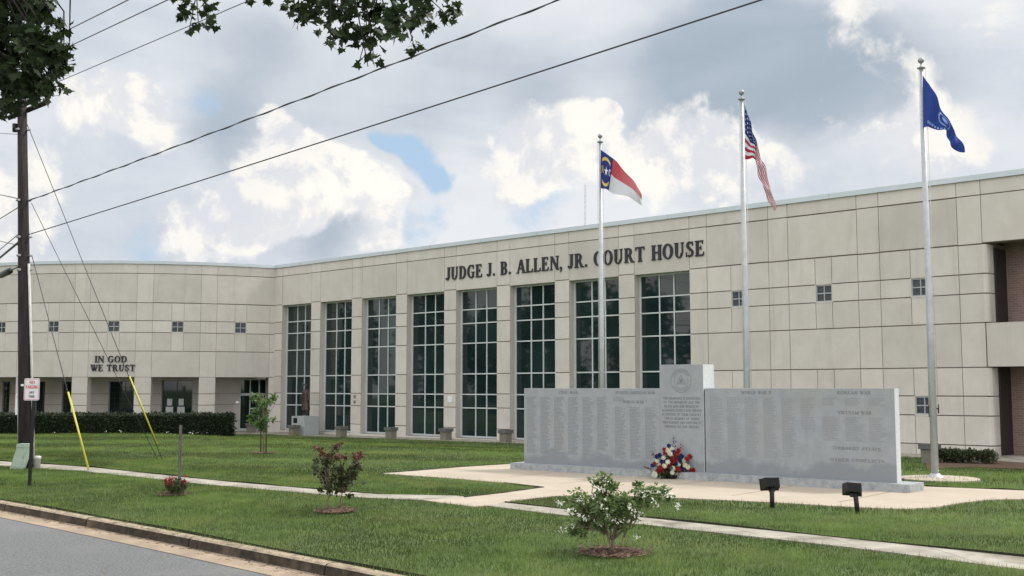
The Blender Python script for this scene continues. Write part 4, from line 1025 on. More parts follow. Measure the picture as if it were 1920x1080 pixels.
def wire(name, a_, b_, r, label, sag=.0, twist=None, n=24):
    a_ = Vector(a_); b_ = Vector(b_); mb = MB(); pts = []
    for k in range(n + 1):
        f = k / n; p = a_.lerp(b_, f) - Vector((0, 0, sag * 4 * f * (1 - f))); pts.append(p)
    mb.tube(pts, r, 6)
    if twist:
        m = int((b_ - a_).length / .12); d = (b_ - a_).normalized(); s_ = d.cross(Vector((0, 0, 1))).normalized(); q_ = s_.cross(d); pt = []
        for k in range(m + 1):
            f = k / m; p = a_.lerp(b_, f) - Vector((0, 0, sag * 4 * f * (1 - f))); an = 2 * math.pi * k * .12 / twist; pt.append(p + (s_ * math.cos(an) + q_ * math.sin(an)) * r * 1.3)
        mb.tube(pt, r * .75, 5)
    o = mb.build(name, M_wire); return tag(o, label, 'cable', 'overhead cables')
def to_px(A_, px, py, plane_dir=al):    # point on the vertical plane through A along the street seen at (px,py)
    r = ray(px, py); nrm = Vector((plane_dir.y, -plane_dir.x, 0)); s = (Vector((A_.x, A_.y, 0)) - Vector((0, 0, 0))).dot(nrm) / r.dot(nrm); return Vector((r.x * s, r.y * s, r.z * s + EYE))
def run_wire(A_, px, py, ext, *k, **kw):
    B_ = to_px(A_, px, py); B2 = A_ + (B_ - A_) * ext; return wire('overhead_cable', A_, B2, *k, **kw)
run_wire(UP(6.45, .12), 1015, 0, 1.7, .011, 'thick twisted cable running from the pole up to the top centre', sag=.10, twist=1.3)
run_wire(UP(5.62, .12), 1400, 0, 1.6, .012, 'lowest dark cable crossing the sky from the pole past the flags', sag=.06)
run_wire(ins[3], 462, 3, 3.0, .009, 'thin wire leaving the crossarm, lowest of the three thin ones')
for (p0, p1, lab) in (((-150, 219), (314, 0), 'thin wire high over the pole top, middle of the three thin ones'), ((-150, 195), (240, 0), 'thin wire high over the pole top, topmost of the three thin ones')):
    A_ = at(*p0, 40); B_ = at(*p1, 17); wire('overhead_cable', A_, A_ + (B_ - A_) * 1.5, .010, lab)
# to the left, away down the street
def left_wire(A_, px, py, r, lab, dist=.75, nm='overhead_cable'):
    B_ = at(px, py, A_.y * dist + 0); return wire(nm, A_, A_ + (B_ - A_) * 2.5, r, lab)
left_wire(UP(6.5, -.1), 0, 365, .013, 'gray cable leaving the pole to the left edge level with the twisted one', 1.3)
left_wire(UP(6.3, -.1), 0, 410, .013, 'gray cable dropping left from below the upper clamp', 1.2)
left_wire(UP(5.65, -.1), 0, 468, .012, 'thin cable dropping left above the black bundle', 1.2)
left_wire(UP(5.45, -.1), 0, 483, .030, 'black cable bundle dropping left from the pole', 1.2)
left_wire(UP(5.35, -.1), 0, 452, .010, 'thin level cable leaving the pole at the left edge', 1.2)
left_wire(UP(8.1, -.1), 0, 250, .008, 'thin wire dropping left from just under the crossarms', 1.2)
lw = left_wire(UP(4.85, -.1), 0, 517, .020, 'black cable with a splice case, lowest on the left of the pole', 1.2)
mb = MB(); a_ = UP(4.85, -.1); b_ = at(0, 517, ub.y * 1.2); d = (b_ - a_); mb.tube([a_ + d * .42, a_ + d * .46, a_ + d * .95, a_ + d * 1.0], [.03, .085, .085, .03], 12); mb.build('splice_case', M_black, lw)
# guy wires
gA = spot(306, 862); gB = spot(167, 883)
def guy(a_, ground, f0, f1, r, lab, gx=0):
    t = thing('guy_wire', ground, lab, 'guy wire'); mb = MB(); mb.tube([a_, ground + Vector((0, 0, -.05))], r, 5); mb.build('strand', M_wire, t)
    if f0 is not None:
        mb = MB(); mb.tube([a_.lerp(ground, f0), a_.lerp(ground, f1)], .023, 10); mb.build('guard', M_yellow, t)
    return t
def fpy(a_, g_, py):       # fraction of the wire seen at image row py
    best = 0; bd = 1e9
    for k in range(1001):
        p = a_.lerp(g_, k / 1000) - Vector((0, 0, EYE)); yc = p.y * math.cos(PITCH) + p.z * math.sin(PITCH); zc = -p.y * math.sin(PITCH) + p.z * math.cos(PITCH); q = 540 - FPX * zc / yc
        if abs(q - py) < bd: bd = abs(q - py); best = k / 1000
    return best
a_ = UP(8.35, .12); guy(a_, gA, fpy(a_, gA, 706), fpy(a_, gA, 832), .009, 'long guy wire from the crossarms down to the lawn, yellow guard by the arcade lettering')
a_ = UP(6.40, .20); guy(a_, gA + Vector((-.12, 0, 0)), None, None, .008, 'guy wire from the middle of the pole to the lawn, without a yellow guard')
a_ = UP(5.10, .20); guy(a_, gB, fpy(a_, gB, 735), fpy(a_, gB, 879), .010, 'short guy wire with a yellow guard ending at the sidewalk near the pole')

# utility pedestal, signs
pb = spot(33, 880); t = thing('utility_pedestal', pb, 'pale green leaning utility box on the grass at the foot of the pole', 'utility box')
mb = MB(); k = pb.y / 2074
def f(x, y, z): return pb + Vector((x + .30 * z, y, z))
mb.box(-.15, .13, -.10, .12, -.05, .55, f); mb.box(-.165, .145, -.115, .135, .52, .60, f); mb.build('cabinet', M_green_box, t)
mb = MB(); mb.box(-.12, .10, -.106, -.10, .06, .48, f); mb.build('door', M_green_box, t)
mb = MB(); mb.box(.06, .085, -.115, -.106, .26, .33, f); mb.build('latch', M_steel, t)

sb = spot(55, 912); t = thing('no_parking_sign', sb, 'white no parking sign on a dark post in front of the utility pole', 'sign')
k = sb.y / 2074; mb = MB(); mb.box(-.028, .028, -.02, .02, -.1, (912 - 714) * k, lambda x, y, z: sb + Vector((x + z * .014, y, z))); mb.build('post', M_steel if False else M_black, t)
c_ = at(59.5, 730, sb.y - .03); hw, hh = .150, .215; mb = MB()
def SP(u, w, z): return c_ + Vector((u, w, z - .0))
pts = []
for (cx, cz__, a0) in ((hw - .03, hh - .03, 0), (-hw + .03, hh - .03, 90), (-hw + .03, -hh + .03, 180), (hw - .03, -hh + .03, 270)):
    for q in range(5): a_ = R_(a0 + 22.5 * q); pts.append((cx + .03 * math.cos(a_), cz__ + .03 * math.sin(a_)))
mb.quad([SP(x, 0, z) for x, z in reversed(pts)]); mb.quad([SP(x, .004, z) for x, z in pts])
for i in range(len(pts)): a_, b_ = pts[i], pts[(i + 1) % len(pts)]; mb.quad([SP(a_[0], 0, a_[1]), SP(b_[0], 0, b_[1]), SP(b_[0], .004, b_[1]), SP(a_[0], .004, a_[1])])
panel_o = mb.build('sign_panel', M_sign, t)
for s_, z, h, wd, m in (('NO', .105, .062, .105, M_red), ('PARKING', .015, .062, .235, M_red), ('ANY', -.082, .045, .10, M_letter), ('TIME', -.16, .045, .12, M_letter)):
    mb = MB(); letter_mesh(mb, s_, SP, 0, z, h, wd, .0025, 0, True); mb.build('lettering', m, panel_o)
mb = MB(); e = .008
for x0, x1, z0, z1 in ((-hw+.012, hw-.012, hh-.02, hh-.014), (-hw+.012, hw-.012, -hh+.014, -hh+.02), (-hw+.012, -hw+.018, -hh+.02, hh-.02), (hw-.018, hw-.012, -hh+.02, hh-.02)): mb.box(x0, x1, -.0022, 0, z0, z1, SP)
mb.build('border', M_red, panel_o)
s2b = at(39, 850, 32.5); s2b.z = 0; t = thing('street_sign', s2b, 'small white sign on a thin gray post half hidden behind the utility pole', 'sign')
mb = MB(); mb.tube([s2b, at(39.5, 738, 32.5)], .035, 8); mb.build('post', M_steel, t)
mb = MB(); q = at(34, 757, 32.4); mb.box(-.075, .09, -.01, .01, -.32, .30, lambda x, y, z: q + Vector((x, y, z))); sp2 = mb.build('sign_panel', M_sign, t)
mb = MB(); mb.box(-.04, .05, -.014, -.01, .16, .24, lambda x, y, z: q + Vector((x, y, z))); mb.build('mark', M_red, sp2)

# ------------------------------------------------------------------ planters, statue
def planter(px, py, label):
    p = spot(px, py); t = thing('planter', p, label, 'planter', 'concrete planters along the building walk')
    return p, t
pl_proto = None
for (px, py, lab) in ((551,817,'squat concrete planter in front of the statue pedestal'),(640,820.5,'squat concrete planter at the second tall window, first one right of the statue'),(733,823,'squat concrete planter at the foot of the pier between the third and fourth tall windows'),
                      (836,826,'squat concrete planter below the fourth tall window, left of the last full one'),(948,830,'squat concrete planter just left of the memorial wall'),(471,812,'squat concrete planter by the glass entrance door'),(1744,868,'squat concrete planter half hidden by the right hand flagpole')):
    p = spot(px, py); 
    if pl_proto is None:
        pl_proto = t = thing('planter', p, lab, 'planter', 'concrete planters along the building walk')
        mb = MB(); fnn = lambda x, y, z: p + Vector((x * fa.x + y * fb_.x, x * fa.y + y * fb_.y, z))
        mb.box(-.18, .18, -.18, .18, -.05, .40, fnn, taper=-.01); mb.build('body', M_planter, t)
        mb = MB()
        for x0, x1, y0, y1 in ((-.24,.24,-.24,-.18),(-.24,.24,.18,.24),(-.24,-.18,-.18,.18),(.18,.24,-.18,.18)): mb.box(x0, x1, y0, y1, .40, .54, fnn)
        mb.build('rim', M_planter_rim, t); mb = MB(); mb.box(-.18, .18, -.18, .18, .40, .48, fnn); mb.build('soil', M_soil_shade, t)
    else:
        t = pl_proto.copy(); col.objects.link(t); t.location = p; t['label'] = lab
        for ch in list(pl_proto.children): q = ch.copy(); col.objects.link(q); q.parent = t
pd = thing('statue_pedestal', FP(2.9, -.95, -.5), 'light gray stone pedestal with a dark plaque, carrying the bronze figure', 'pedestal')
mb = MB(); mb.gbox(FP, 2.36, 3.45, -1.42, -.5, -.52, .47); mb.build('block', mat('pedestal_granite', (.34,.37,.38), (.40,.43,.44), 6, .7, .2), pd)
mb = MB(); mb.gbox(FP, 2.52, 2.84, -1.435, -1.42, .12, .38); mb.build('plaque', M_black, pd)
st = thing('statue', FP(2.9, -.95, .47), 'dark bronze standing figure in a long coat by the first tall window', 'statue')
def skin_body(name, nodes, edges, radii, root, m, parent, sub=2):
    me = bpy.data.meshes.new(name); me.from_pydata([tuple(n_) for n_ in nodes], edges, []); o = bpy.data.objects.new(name, me); col.objects.link(o)
    md = o.modifiers.new('s', 'SKIN'); md.use_smooth_shade = True
    for i, r in enumerate(radii): sv = me.skin_vertices[0].data[i]; sv.radius = (r, r) if not hasattr(r, '__len__') else r; sv.use_root = (i == root)
    o.modifiers.new('u', 'SUBSURF').levels = sub; o.modifiers['u'].render_levels = sub
    dg = bpy.context.evaluated_depsgraph_get(); dg.update(); ev = bpy.data.meshes.new_from_object(o.evaluated_get(dg)); bpy.data.objects.remove(o)
    ev.materials.clear(); ev.materials.append(m); q = bpy.data.objects.new(name, ev); col.objects.link(q); q.parent = parent; return q
# figure 1.6 m, nodes local to the empty, facing the street (-fb_)
def L3(r_, f_, z): return (fa.x * r_ - fb_.x * f_, fa.y * r_ - fb_.y * f_, z)
nd = [L3(0,0,.86), L3(0,.01,1.02), L3(0,.0,1.22), L3(0,0,1.36), L3(0,.01,1.42), L3(0,.03,1.52),
      L3(-.17,0,1.30), L3(-.24,.03,1.08), L3(-.18,.16,.98), L3(-.10,.22,1.02),
      L3(.17,0,1.30), L3(.25,-.02,1.06), L3(.25,.04,.84), L3(.24,.05,.76),
      L3(-.09,0,.80), L3(-.11,.03,.46), L3(-.12,.0,.08), L3(-.12,.12,.04), L3(.09,0,.80), L3(.10,.02,.46), L3(.11,-.02,.08), L3(.12,.10,.04)]
ed = [(0,1),(1,2),(2,3),(3,4),(4,5),(2,6),(6,7),(7,8),(8,9),(2,10),(10,11),(11,12),(12,13),(0,14),(14,15),(15,16),(16,17),(0,18),(18,19),(19,20),(20,21)]
rd = [.15,.145,.15,.06,.07,.085,.075,.058,.045,.035,.075,.058,.045,.036,.10,.075,.055,.04,.10,.075,.055,.04]
skin_body('figure', nd, ed, rd, 0, M_bronze, st)
mb = MB(); sl = wloc(st)
prof = [(.235,.30),(.225,.45),(.19,.75),(.17,.92),(.185,1.10),(.19,1.24),(.10,1.34)]
i0 = len(mb.v); n = 20
for r, z in prof:
    for j in range(n):
        a_ = 2 * math.pi * j / n; fold = 1 + (.06 * math.sin(6 * a_) if z < .8 else 0); q = L3(r * 1.12 * fold * math.cos(a_), r * .85 * fold * math.sin(a_), z); mb.v.append((q[0] + sl.x, q[1] + sl.y, q[2] + sl.z))
for k in range(len(prof) - 1):
    for j in range(n): mb.f.append((i0+k*n+j, i0+k*n+(j+1)%n, i0+(k+1)*n+(j+1)%n, i0+(k+1)*n+j)); mb.t.append(.5); mb.m.append(0); mb.sm.append(True)
mb.build('long_coat', M_bronze, st)
mb = MB(); hp = Vector(L3(0,.03,1.565)) + sl; mb.lathe(hp, [(.15,.0),(.15,.012),(.09,.02),(.085,.08),(.04,.10)], 16); mb.build('hat', M_bronze, st)

# ------------------------------------------------------------------ hedge, shrubs
hx0, hx1, hy0, hy1 = -40.0, -14.05, 54.6, 56.4
hz0, hz1 = -.62, .66
hd = thing('hedge', (-20, 55.5, -.5), 'long dark clipped hedge in front of the curved arcade', 'hedge')
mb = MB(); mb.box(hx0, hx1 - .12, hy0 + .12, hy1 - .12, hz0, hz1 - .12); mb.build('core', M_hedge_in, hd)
def hpts(n, face):
    u = rng.uniform(0, 1, n); v_ = rng.uniform(0, 1, n); e = rng.normal(0, .045, n)
    if face == 'f': x_ = hx0 + (hx1 - hx0) * u; return np.stack([x_, hy0 + .05 + e + .05 * np.sin(x_ * 2.3), hz0 + (hz1 - hz0) * v_], 1)
    if face == 't': x_ = hx0 + (hx1 - hx0) * u; return np.stack([x_, hy0 + (hy1 - hy0) * v_, hz1 - .06 + e * .7 + .025 * np.sin(x_ * 3.1) + .02 * np.sin(x_ * 7.3)], 1)
    y_ = hy0 + (hy1 - hy0) * u; return np.stack([hx1 - .07 + e, y_, hz0 + (hz1 - hz0) * v_], 1)
P = np.concatenate([hpts(15000, 'f'), hpts(9000, 't'), hpts(1500, 'e')]); P = P[P[:, 0] > -34]
V, F, T = leaves(P, .10, droop=-.2); mesh_np('foliage', V, F, M_leaf_hedge, hd, T)
P = np.stack([rng.choice([-16.0,-16.6,-19.3,-19.9,-22.5,-15.6], 46) + rng.normal(0, .35, 46), np.full(46, 54.40) + rng.normal(0, .05, 46), -.40 + rng.uniform(-.12, .22, 46)], 1)
V, F, T = leaves(P, .10); mesh_np('white_blossoms', V, F, M_blossom, hd, T)

def shrub_blobs(ox, oy, sc_, Y, lst, depth=.8):
    out = []
    for (x_, y_, r) in lst:
        rr = r / sc_ * Y / 2074; c_ = at(ox + x_ / sc_, oy + y_ / sc_, Y + random.uniform(-.25, .25) * depth); out.append((c_, (rr, rr * depth, rr)))
    return out
def stems(mb, base, tips, r0=.012, r1=.004):
    for tp in tips:
        tp = Vector(tp); m1 = base.lerp(tp, .35) + Vector((random.gauss(0, .02), random.gauss(0, .02), .06 * (tp - base).length)); m2 = base.lerp(tp, .7) + Vector((random.gauss(0, .03), random.gauss(0, .03), .04))
        mb.tube([base + Vector((random.gauss(0, .02), random.gauss(0, .02), -.03)), m1, m2, tp], [r0, r0 * .8, r0 * .55, r1], 6)
def mulch(px, py, rx, ry, label=None):
    c_ = spot(px, py); mb = MB(); n = 26; pts = []
    for k in range(n):
        a_ = 2 * math.pi * k / n; q = 1 + .14 * math.sin(3 * a_ + px) + random.uniform(-.12, .12); pts.append((c_.x + rx * q * math.cos(a_), c_.y + ry * q * math.sin(a_)))
    for k in range(n):
        p, q = pts[k], pts[(k + 1) % n]; mb.quad([(c_.x, c_.y, gz(c_.x, c_.y) + .022), (c_.x + .86 * (p[0] - c_.x), c_.y + .86 * (p[1] - c_.y), gz(*p) + .008), (c_.x + .86 * (q[0] - c_.x), c_.y + .86 * (q[1] - c_.y), gz(*q) + .008)])
    # chips
    for k in range(620):
        a_ = random.uniform(0, 6.283); q = math.sqrt(random.random()) * (1.0 if k % 4 else random.uniform(1, 1.35)); x_ = c_.x + rx * q * math.cos(a_); y_ = c_.y + ry * q * math.sin(a_); z_ = gz(x_, y_) + .012 + .014 * (1 - min(q, 1)) + random.uniform(0, .014) + (.02 if q > 1 else 0)
        d = random.uniform(0, 3.14); l_ = random.uniform(.02, .06); w_ = random.uniform(.006, .014); dx, dy = math.cos(d), math.sin(d)
        mb.quad([(x_ - dx*l_ - dy*w_, y_ - dy*l_ + dx*w_, z_), (x_ + dx*l_ - dy*w_, y_ + dy*l_ + dx*w_, z_ + random.uniform(0, .02)), (x_ + dx*l_ + dy*w_, y_ + dy*l_ - dx*w_, z_ + .01), (x_ - dx*l_ + dy*w_, y_ - dy*l_ - dx*w_, z_)], random.random())
    o = mb.build('mulch_bed', mat('mulch_chips', (.075,.040,.030), (.16,.10,.07), 45, .95, attr='tone', attr_amt=.6)); tag(o, kind='stuff'); return c_, pts
HOLES = []
def plantthing(nm, base, lab, cat, grp=None): return thing(nm, base, lab, cat, grp)

# white flowering crape myrtle, nearest the camera
wb = spot(1152, 1037); c_, hp_ = mulch(1150, 1038, .38, .42); HOLES.append(hp_)
t = plantthing('flowering_shrub', wb, 'leafy green shrub with scattered white blossoms in a mulch ring near the street', 'shrub', 'young shrubs planted along the verge')
BL = shrub_blobs(1020, 880, 6, wb.y, [(690,140,110),(560,130,55),(800,190,60),(380,320,110),(480,420,120),(700,330,150),(560,520,150),(900,400,150),(1120,300,120),(1230,270,110),(1340,250,75),(1420,330,50),(340,680,75),(300,650,60),(430,730,50),(850,560,140),(700,470,160),(1010,480,110),(440,620,90),(620,620,80),(900,640,60),(330,450,70),(1060,190,55),(250,320,40)], .8)
mb = MB(); k1, k2, k3 = (at(1020 + x_ / 6, 880 + y_ / 6, wb.y) for x_, y_ in ((770,760),(700,700),(900,740)))
mb.tube([wb - Vector((0,0,.05)), k1], [.020, .016], 8); mb.tube([wb - Vector((0,0,.05)), k2], [.014, .011], 8); mb.tube([wb + Vector((.03,0,-.05)), k3], [.009, .007], 8)
for i_, b_ in enumerate(BL): stems(mb, (k2 if b_[0].x < wb.x - .08 else k1 if i_ % 3 else k3) if b_[0].z > .3 else k2, [b_[0]], .009)
mb.build('stems', M_bark, t)
V, F, T = leaves(blobpts(BL, 3900, shell=.6), .054, droop=.1); mesh_np('foliage', V, F, M_leaf_shrub, t, T)
bp = [(185,380),(205,395),(160,360),(400,330),(415,350),(500,340),(560,290),(640,400),(660,430),(700,490),(720,480),(460,545),(490,560),(565,575),(690,320),(620,210),(550,120),(800,370),(960,400),(990,420),(1020,490),(1080,500),(1060,580),(190,665),(240,660),(320,640),(1190,250),(1120,280),(1080,240),(1280,410),(1490,400),(1510,420),(1040,820),(1030,815),(280,450),(320,470),(800,570),(850,580),(1380,270),(1300,260),(1230,330),(690,235),(700,120),(640,600),(1430,290)]
P = []
for x_, y_ in bp:
    q = at(1020 + x_ / 6, 880 + y_ / 6, wb.y - random.uniform(.12, .42))
    if y_ > 800: q = Vector((spot(1193, 1016).x, spot(1193, 1016).y, .05))
    for k in range(10): P.append(tuple(q + Vector((random.gauss(0, .015), random.gauss(0, .013), random.gauss(0, .017)))))
V, F, T = leaves(np.array(P), .030); mesh_np('blossoms', V, F, M_blossom, t, T)
# reddish crape myrtle
rb = spot(627, 957); c_, hp_ = mulch(630, 960, .28, .34); HOLES.append(hp_)
t = plantthing('young_myrtle', rb, 'dark green young crape myrtle with reddish tips on two thin stems in mulch', 'shrub', 'young shrubs planted along the verge')
o6 = (560, 800, 6, rb.y)
BD = shrub_blobs(*o6, [(195,380,40),(185,460,40),(185,520,28),(330,400,85),(300,560,80),(270,520,60),(450,500,95),(500,600,80),(540,620,75),(640,450,75),(590,520,80),(330,650,75),(260,710,35),(440,640,60),(400,560,60),(740,640,22),(570,770,42),(430,720,45),(620,560,50),(400,270,40),(340,710,50),(430,240,30)], .9)
BR = shrub_blobs(*o6, [(180,225,28),(230,260,38),(270,300,35),(350,340,60),(440,345,50),(410,230,35),(470,200,25),(650,350,60),(690,330,35),(700,300,20),(520,350,35)], .9)
mb = MB(); b1, b2 = at(560 + 350/6, 800 + 945/6, rb.y), at(560 + 465/6, 800 + 905/6, rb.y + .1); b1.z = 0; b2.z = 0
stems(mb, b1, [at(560 + 345/6, 800 + 720/6, rb.y)], .012, .010); stems(mb, at(560 + 345/6, 800 + 720/6, rb.y), [q[0] for q in BD[:6] + BR[:4]], .009); stems(mb, b2, [at(560 + 500/6, 800 + 720/6, rb.y + .1)], .014, .011); stems(mb, at(560 + 500/6, 800 + 720/6, rb.y + .1), [q[0] for q in BD[6:] + BR[4:]], .009); mb.build('stems', M_bark, t)
V, F, T = leaves(blobpts(BD, 2100, shell=.6), .052, droop=.1); mesh_np('foliage', V, F, M_leaf_dark, t, T)
V, F, T = leaves(blobpts(BR, 540, shell=.6), .048, droop=-.1); mesh_np('red_tips', V, F, M_leaf_red, t, T)
# low shrub with red flowers + stake
lb = spot(328, 929); c_, hp_ = mulch(325, 929, .26, .30); HOLES.append(hp_)
t = plantthing('flowering_shrub', lb, 'small low shrub topped with red flowers beside a metal stake', 'shrub', 'young shrubs planted along the verge')
o8 = (270, 780, 6.35, lb.y)
BD = shrub_blobs(*o8, [(380,850,95),(310,850,70),(450,850,65),(380,800,70),(470,830,50)], .9); BR = shrub_blobs(*o8, [(262,765,32),(255,800,22),(310,750,32),(345,745,24),(330,790,28),(480,775,34),(440,780,20),(490,712,18),(300,800,25)], .9)
mb = MB(); stems(mb, lb, [q[0] for q in BD + BR], .008); mb.build('stems', M_bark, t)
V, F, T = leaves(blobpts(BD, 900, shell=.6), .048, droop=-.2); mesh_np('foliage', V, F, M_leaf_dark, t, T)
V, F, T = leaves(blobpts(BR, 420, shell=.7), .030); mesh_np('blossoms', V, F, M_blossom_red, t, T)
sp_ = spot(336, 905); t = thing('metal_stake', sp_, 'plain upright gray metal stake standing behind the small red shrub', 'stake')
mb = MB(); tp_ = at(335, 797, sp_.y); h = tp_.z
mb.box(-.030, .030, -.004, .004, -.1, h, lambda x, y, z: sp_ + Vector((x, y, z))); mb.box(-.004, .004, -.032, -.004, -.1, h, lambda x, y, z: sp_ + Vector((x, y, z))); mb.build('stake', mat('weathered_stake', (.11,.105,.09), (.17,.16,.145), 9, .8), t)
# young tree near the entrance
tb = spot(493, 850); t = thing('young_tree', tb, 'slender young light green tree between two stakes on the lawn before the entrance', 'tree')
o6 = (380, 680, 6, tb.y)
BL = shrub_blobs(*o6, [(590,370,45),(640,410,55),(800,390,45),(740,420,40),(690,450,50),(690,530,60),(600,540,45),(570,640,60),(640,700,60),(700,640,60),(690,730,45),(790,630,30),(540,600,35),(560,400,30),(830,400,22),(680,580,60)], .9)
mb = MB(); tb2 = Vector((tb.x, tb.y, gz(tb.x, tb.y))); top = at(380 + 680/6, 680 + 370/6, tb.y); mb.tube([tb2 + Vector((.03, 0, -.1)), tb2.lerp(top, .5), top], [.022, .018, .010], 8)
stems(mb, tb2.lerp(top, .45), [q[0] for q in BL], .010); mb.build('trunk', M_bark, t)
V, F, T = leaves(blobpts(BL, 950, shell=.7), .10, droop=.3); mesh_np('crown', V, F, M_leaf_young, t, T)
for s_, px, hh in ((0, 489, 745), (1, 499, 742)):
    q = spot(px, 850); q2 = at(px + .5, hh, q.y); mb = MB(); mb.tube([q - Vector((0, 0, .1)), q2], .018, 6); o = mb.build('tree_stake', mat('dark_stake', (.05,.042,.035), (.085,.07,.055), 9, .9)); tag(o, ('thin left hand stake beside the young tree', 'thin right hand stake beside the young tree')[s_], 'stake', 'stakes of the young tree')
c_, hp_ = mulch(494, 850, .30, .35)
# low round shrubs at the right
mb = MB(); bedpx = [(1738,880),(1735,868),(1800,862),(1880,866),(1990,874),(1990,886),(1920,881),(1830,877)]
BED = [(p.x, p.y) for p in (spot(*q) for q in bedpx)]
bed = poly_sheet('mulch_bed', BED, M_mulch, .022); bed['kind'] = 'stuff'
for i, (px, py, r, lab) in enumerate(((1773,868,.36,'low rounded dark shrub nearest the right hand flagpole'),(1791,869,.38,'low rounded dark shrub, second from the right hand flagpole'),(1817,870,.38,'low rounded dark shrub, third from the right hand flagpole'),(1851,871,.40,'low rounded dark shrub at the building corner, farthest from the flagpole'))):
    q = spot(px, py); t = thing('boxwood_shrub', q, lab, 'shrub', 'low shrubs in the mulch bed by the building corner')
    BL = [(q + Vector((0, 0, .20)), (r * .8, r * .8, .20)), (q + Vector((.08, 0, .30)), (r * .5, r * .6, .13)), (q + Vector((-.12, 0, .27)), (r * .45, r * .6, .13))]
    mb = MB(); stems(mb, q, [b_[0] for b_ in BL] + [q + Vector((random.uniform(-.2, .2), random.uniform(-.2, .2), .3)) for _ in range(5)], .012); mb.build('stems', M_bark, t)
    V, F, T = leaves(blobpts(BL, 1400, shell=.4), .06, droop=-.3); mesh_np('foliage', V, F, M_leaf_box, t, T)
for i, (px, py) in enumerate(((1804, 868), (1834, 869))):
    q = spot(px, py); t = thing('ground_light', q, ('small pale dome light between the first shrubs of the mulch bed', 'small pale dome light left of the corner shrub in the mulch bed')[i], 'ground light', 'small pale lights in the mulch bed')
    mb = MB(); mb.lathe(q, [(.12, -.02), (.12, .03), (.09, .10), (.04, .15), (.0, .16)], 14); mb.build('dome', M_sign, t)

# ------------------------------------------------------------------ street maple overhead
mp = thing('maple_tree', (-7.2, 8.6, 0), 'mature maple tree whose dark leafy boughs hang into the top of the view', 'tree')
mb = MB(); tr0 = Vector((-7.2, 8.6, -.1)); crot = tr0 + Vector((.1, .1, 3.6))
mb.tube([tr0, tr0 + Vector((0, 0, .4)), tr0 + Vector((.05, .05, 2)), crot], [.34, .26, .22, .20], 14)
tipsM = {'A': at(60, -60, 9.5), 'B': at(680, -110, 9.2), 'C': at(400, -110, 10.5), 'D': Vector((-9.5, 6, 8)), 'E': Vector((-6, 11.5, 9)), 'F': Vector((-7.5, 9, 10))}
limbpts, limb_blobs = [], []
for k_, tp in tipsM.items():
    m1 = crot.lerp(tp, .4) + Vector((0, 0, .7)); m2 = crot.lerp(tp, .75) + Vector((0, 0, .45)); L_ = [crot, m1, m2, tp]; fine_ = []
    for k in range(13): q_ = interp(L_, k / 12); fine_.append(q_ + Vector((random.gauss(0, .04), random.gauss(0, .04), random.gauss(0, .04))) * (0 < k < 12))
    mb.tube(fine_, list(np.linspace(.105, .016, 13)), 8); limbpts += fine_[4:]
    for k in range(4, 12, 1): limb_blobs.append((fine_[k] + Vector((random.uniform(-.2, .2), random.uniform(-.2, .2), .50)), (.42, .42, .30))); mb.tube([fine_[k], fine_[k] + Vector((random.uniform(-.3, .3), random.uniform(-.3, .3), .5))], [.02, .006], 5)
def twig(a_, b_, r=.010): mb.tube([a_, a_.lerp(b_, .5) + Vector((random.gauss(0, .05), random.gauss(0, .05), .04)), b_], [r, r * .7, r * .4], 5)
visA = [(-40,60,90),(40,20,60),(30,90,75),(70,70,50),(100,90,32),(110,50,20),(60,130,60),(100,130,38),(120,110,22),(15,160,50),(60,165,40),(95,160,22),(20,190,28),(-30,150,70),(30,-10,60),(80,10,30),(130,88,12),(5,215,14)]
visB = [(560,15,26),(590,20,45),(640,15,60),(700,20,60),(650,60,40),(690,70,34),(740,30,45),(700,100,20),(740,60,28),(790,25,45),(830,20,32),(850,20,22),(760,50,20),(775,80,14),(675,110,10),(560,40,14),(620,70,16),(540,10,12),(690,125,8),(810,45,12),(800,-30,50),(620,-40,60),(700,-40,70)]
visC = [(350,15,22),(385,10,24),(395,40,14),(372,45,14),(340,35,10),(355,55,8),(385,-30,30),(340,-20,25),(505,0,7),(470,0,6)]
BL = []
for lst, Y, dp in ((visA, 9.6, 1.0), (visB, 9.2, .8), (visC, 10.2, .6)):
    for (x_, y_, r) in lst:
        yy = Y + random.uniform(-.5, .5) * dp; rr = r * yy / 2074; c_ = at(x_, y_, yy); BL.append((c_, (rr, max(rr, .12), rr)))
for q in BL: twig(min(limbpts, key=lambda p_: (p_ - q[0]).length), q[0])
nA, nB, nC = 18, 23, 10
PA = blobpts(BL[:nA], 1900, shell=.8); PB = blobpts(BL[nA:nA + nB], 760, shell=.8); PC = blobpts(BL[nA + nB:], 130, shell=.8)
up_blobs = [(Vector((-7.5, 8.5, 8.9)), (3.2, 3.0, 2.0)), (Vector((-5.0, 10.5, 8.6)), (2.2, 2.0, 1.2)), (Vector((-9, 7, 7.5)), (2.4, 2.4, 1.8)), (Vector((-3.2, 9.4, 7.6)), (1.9, 1.4, .75))]
PU = np.concatenate([blobpts(up_blobs, 5600, shell=.5), blobpts(limb_blobs, 2600, shell=.6)])
mb.build('trunk', M_wood, mp)
V, F, T = leaves(np.concatenate([PA, PB, PC]), .088, LEAF_MAPLE, droop=.75, jit=.3); mesh_np('crown', V, F, M_leaf_maple, mp, T)
V, F, T = leaves(PU, .14, LEAF_OVAL, droop=.5); mesh_np('upper_crown', V, F, M_leaf_maple, mp, T)

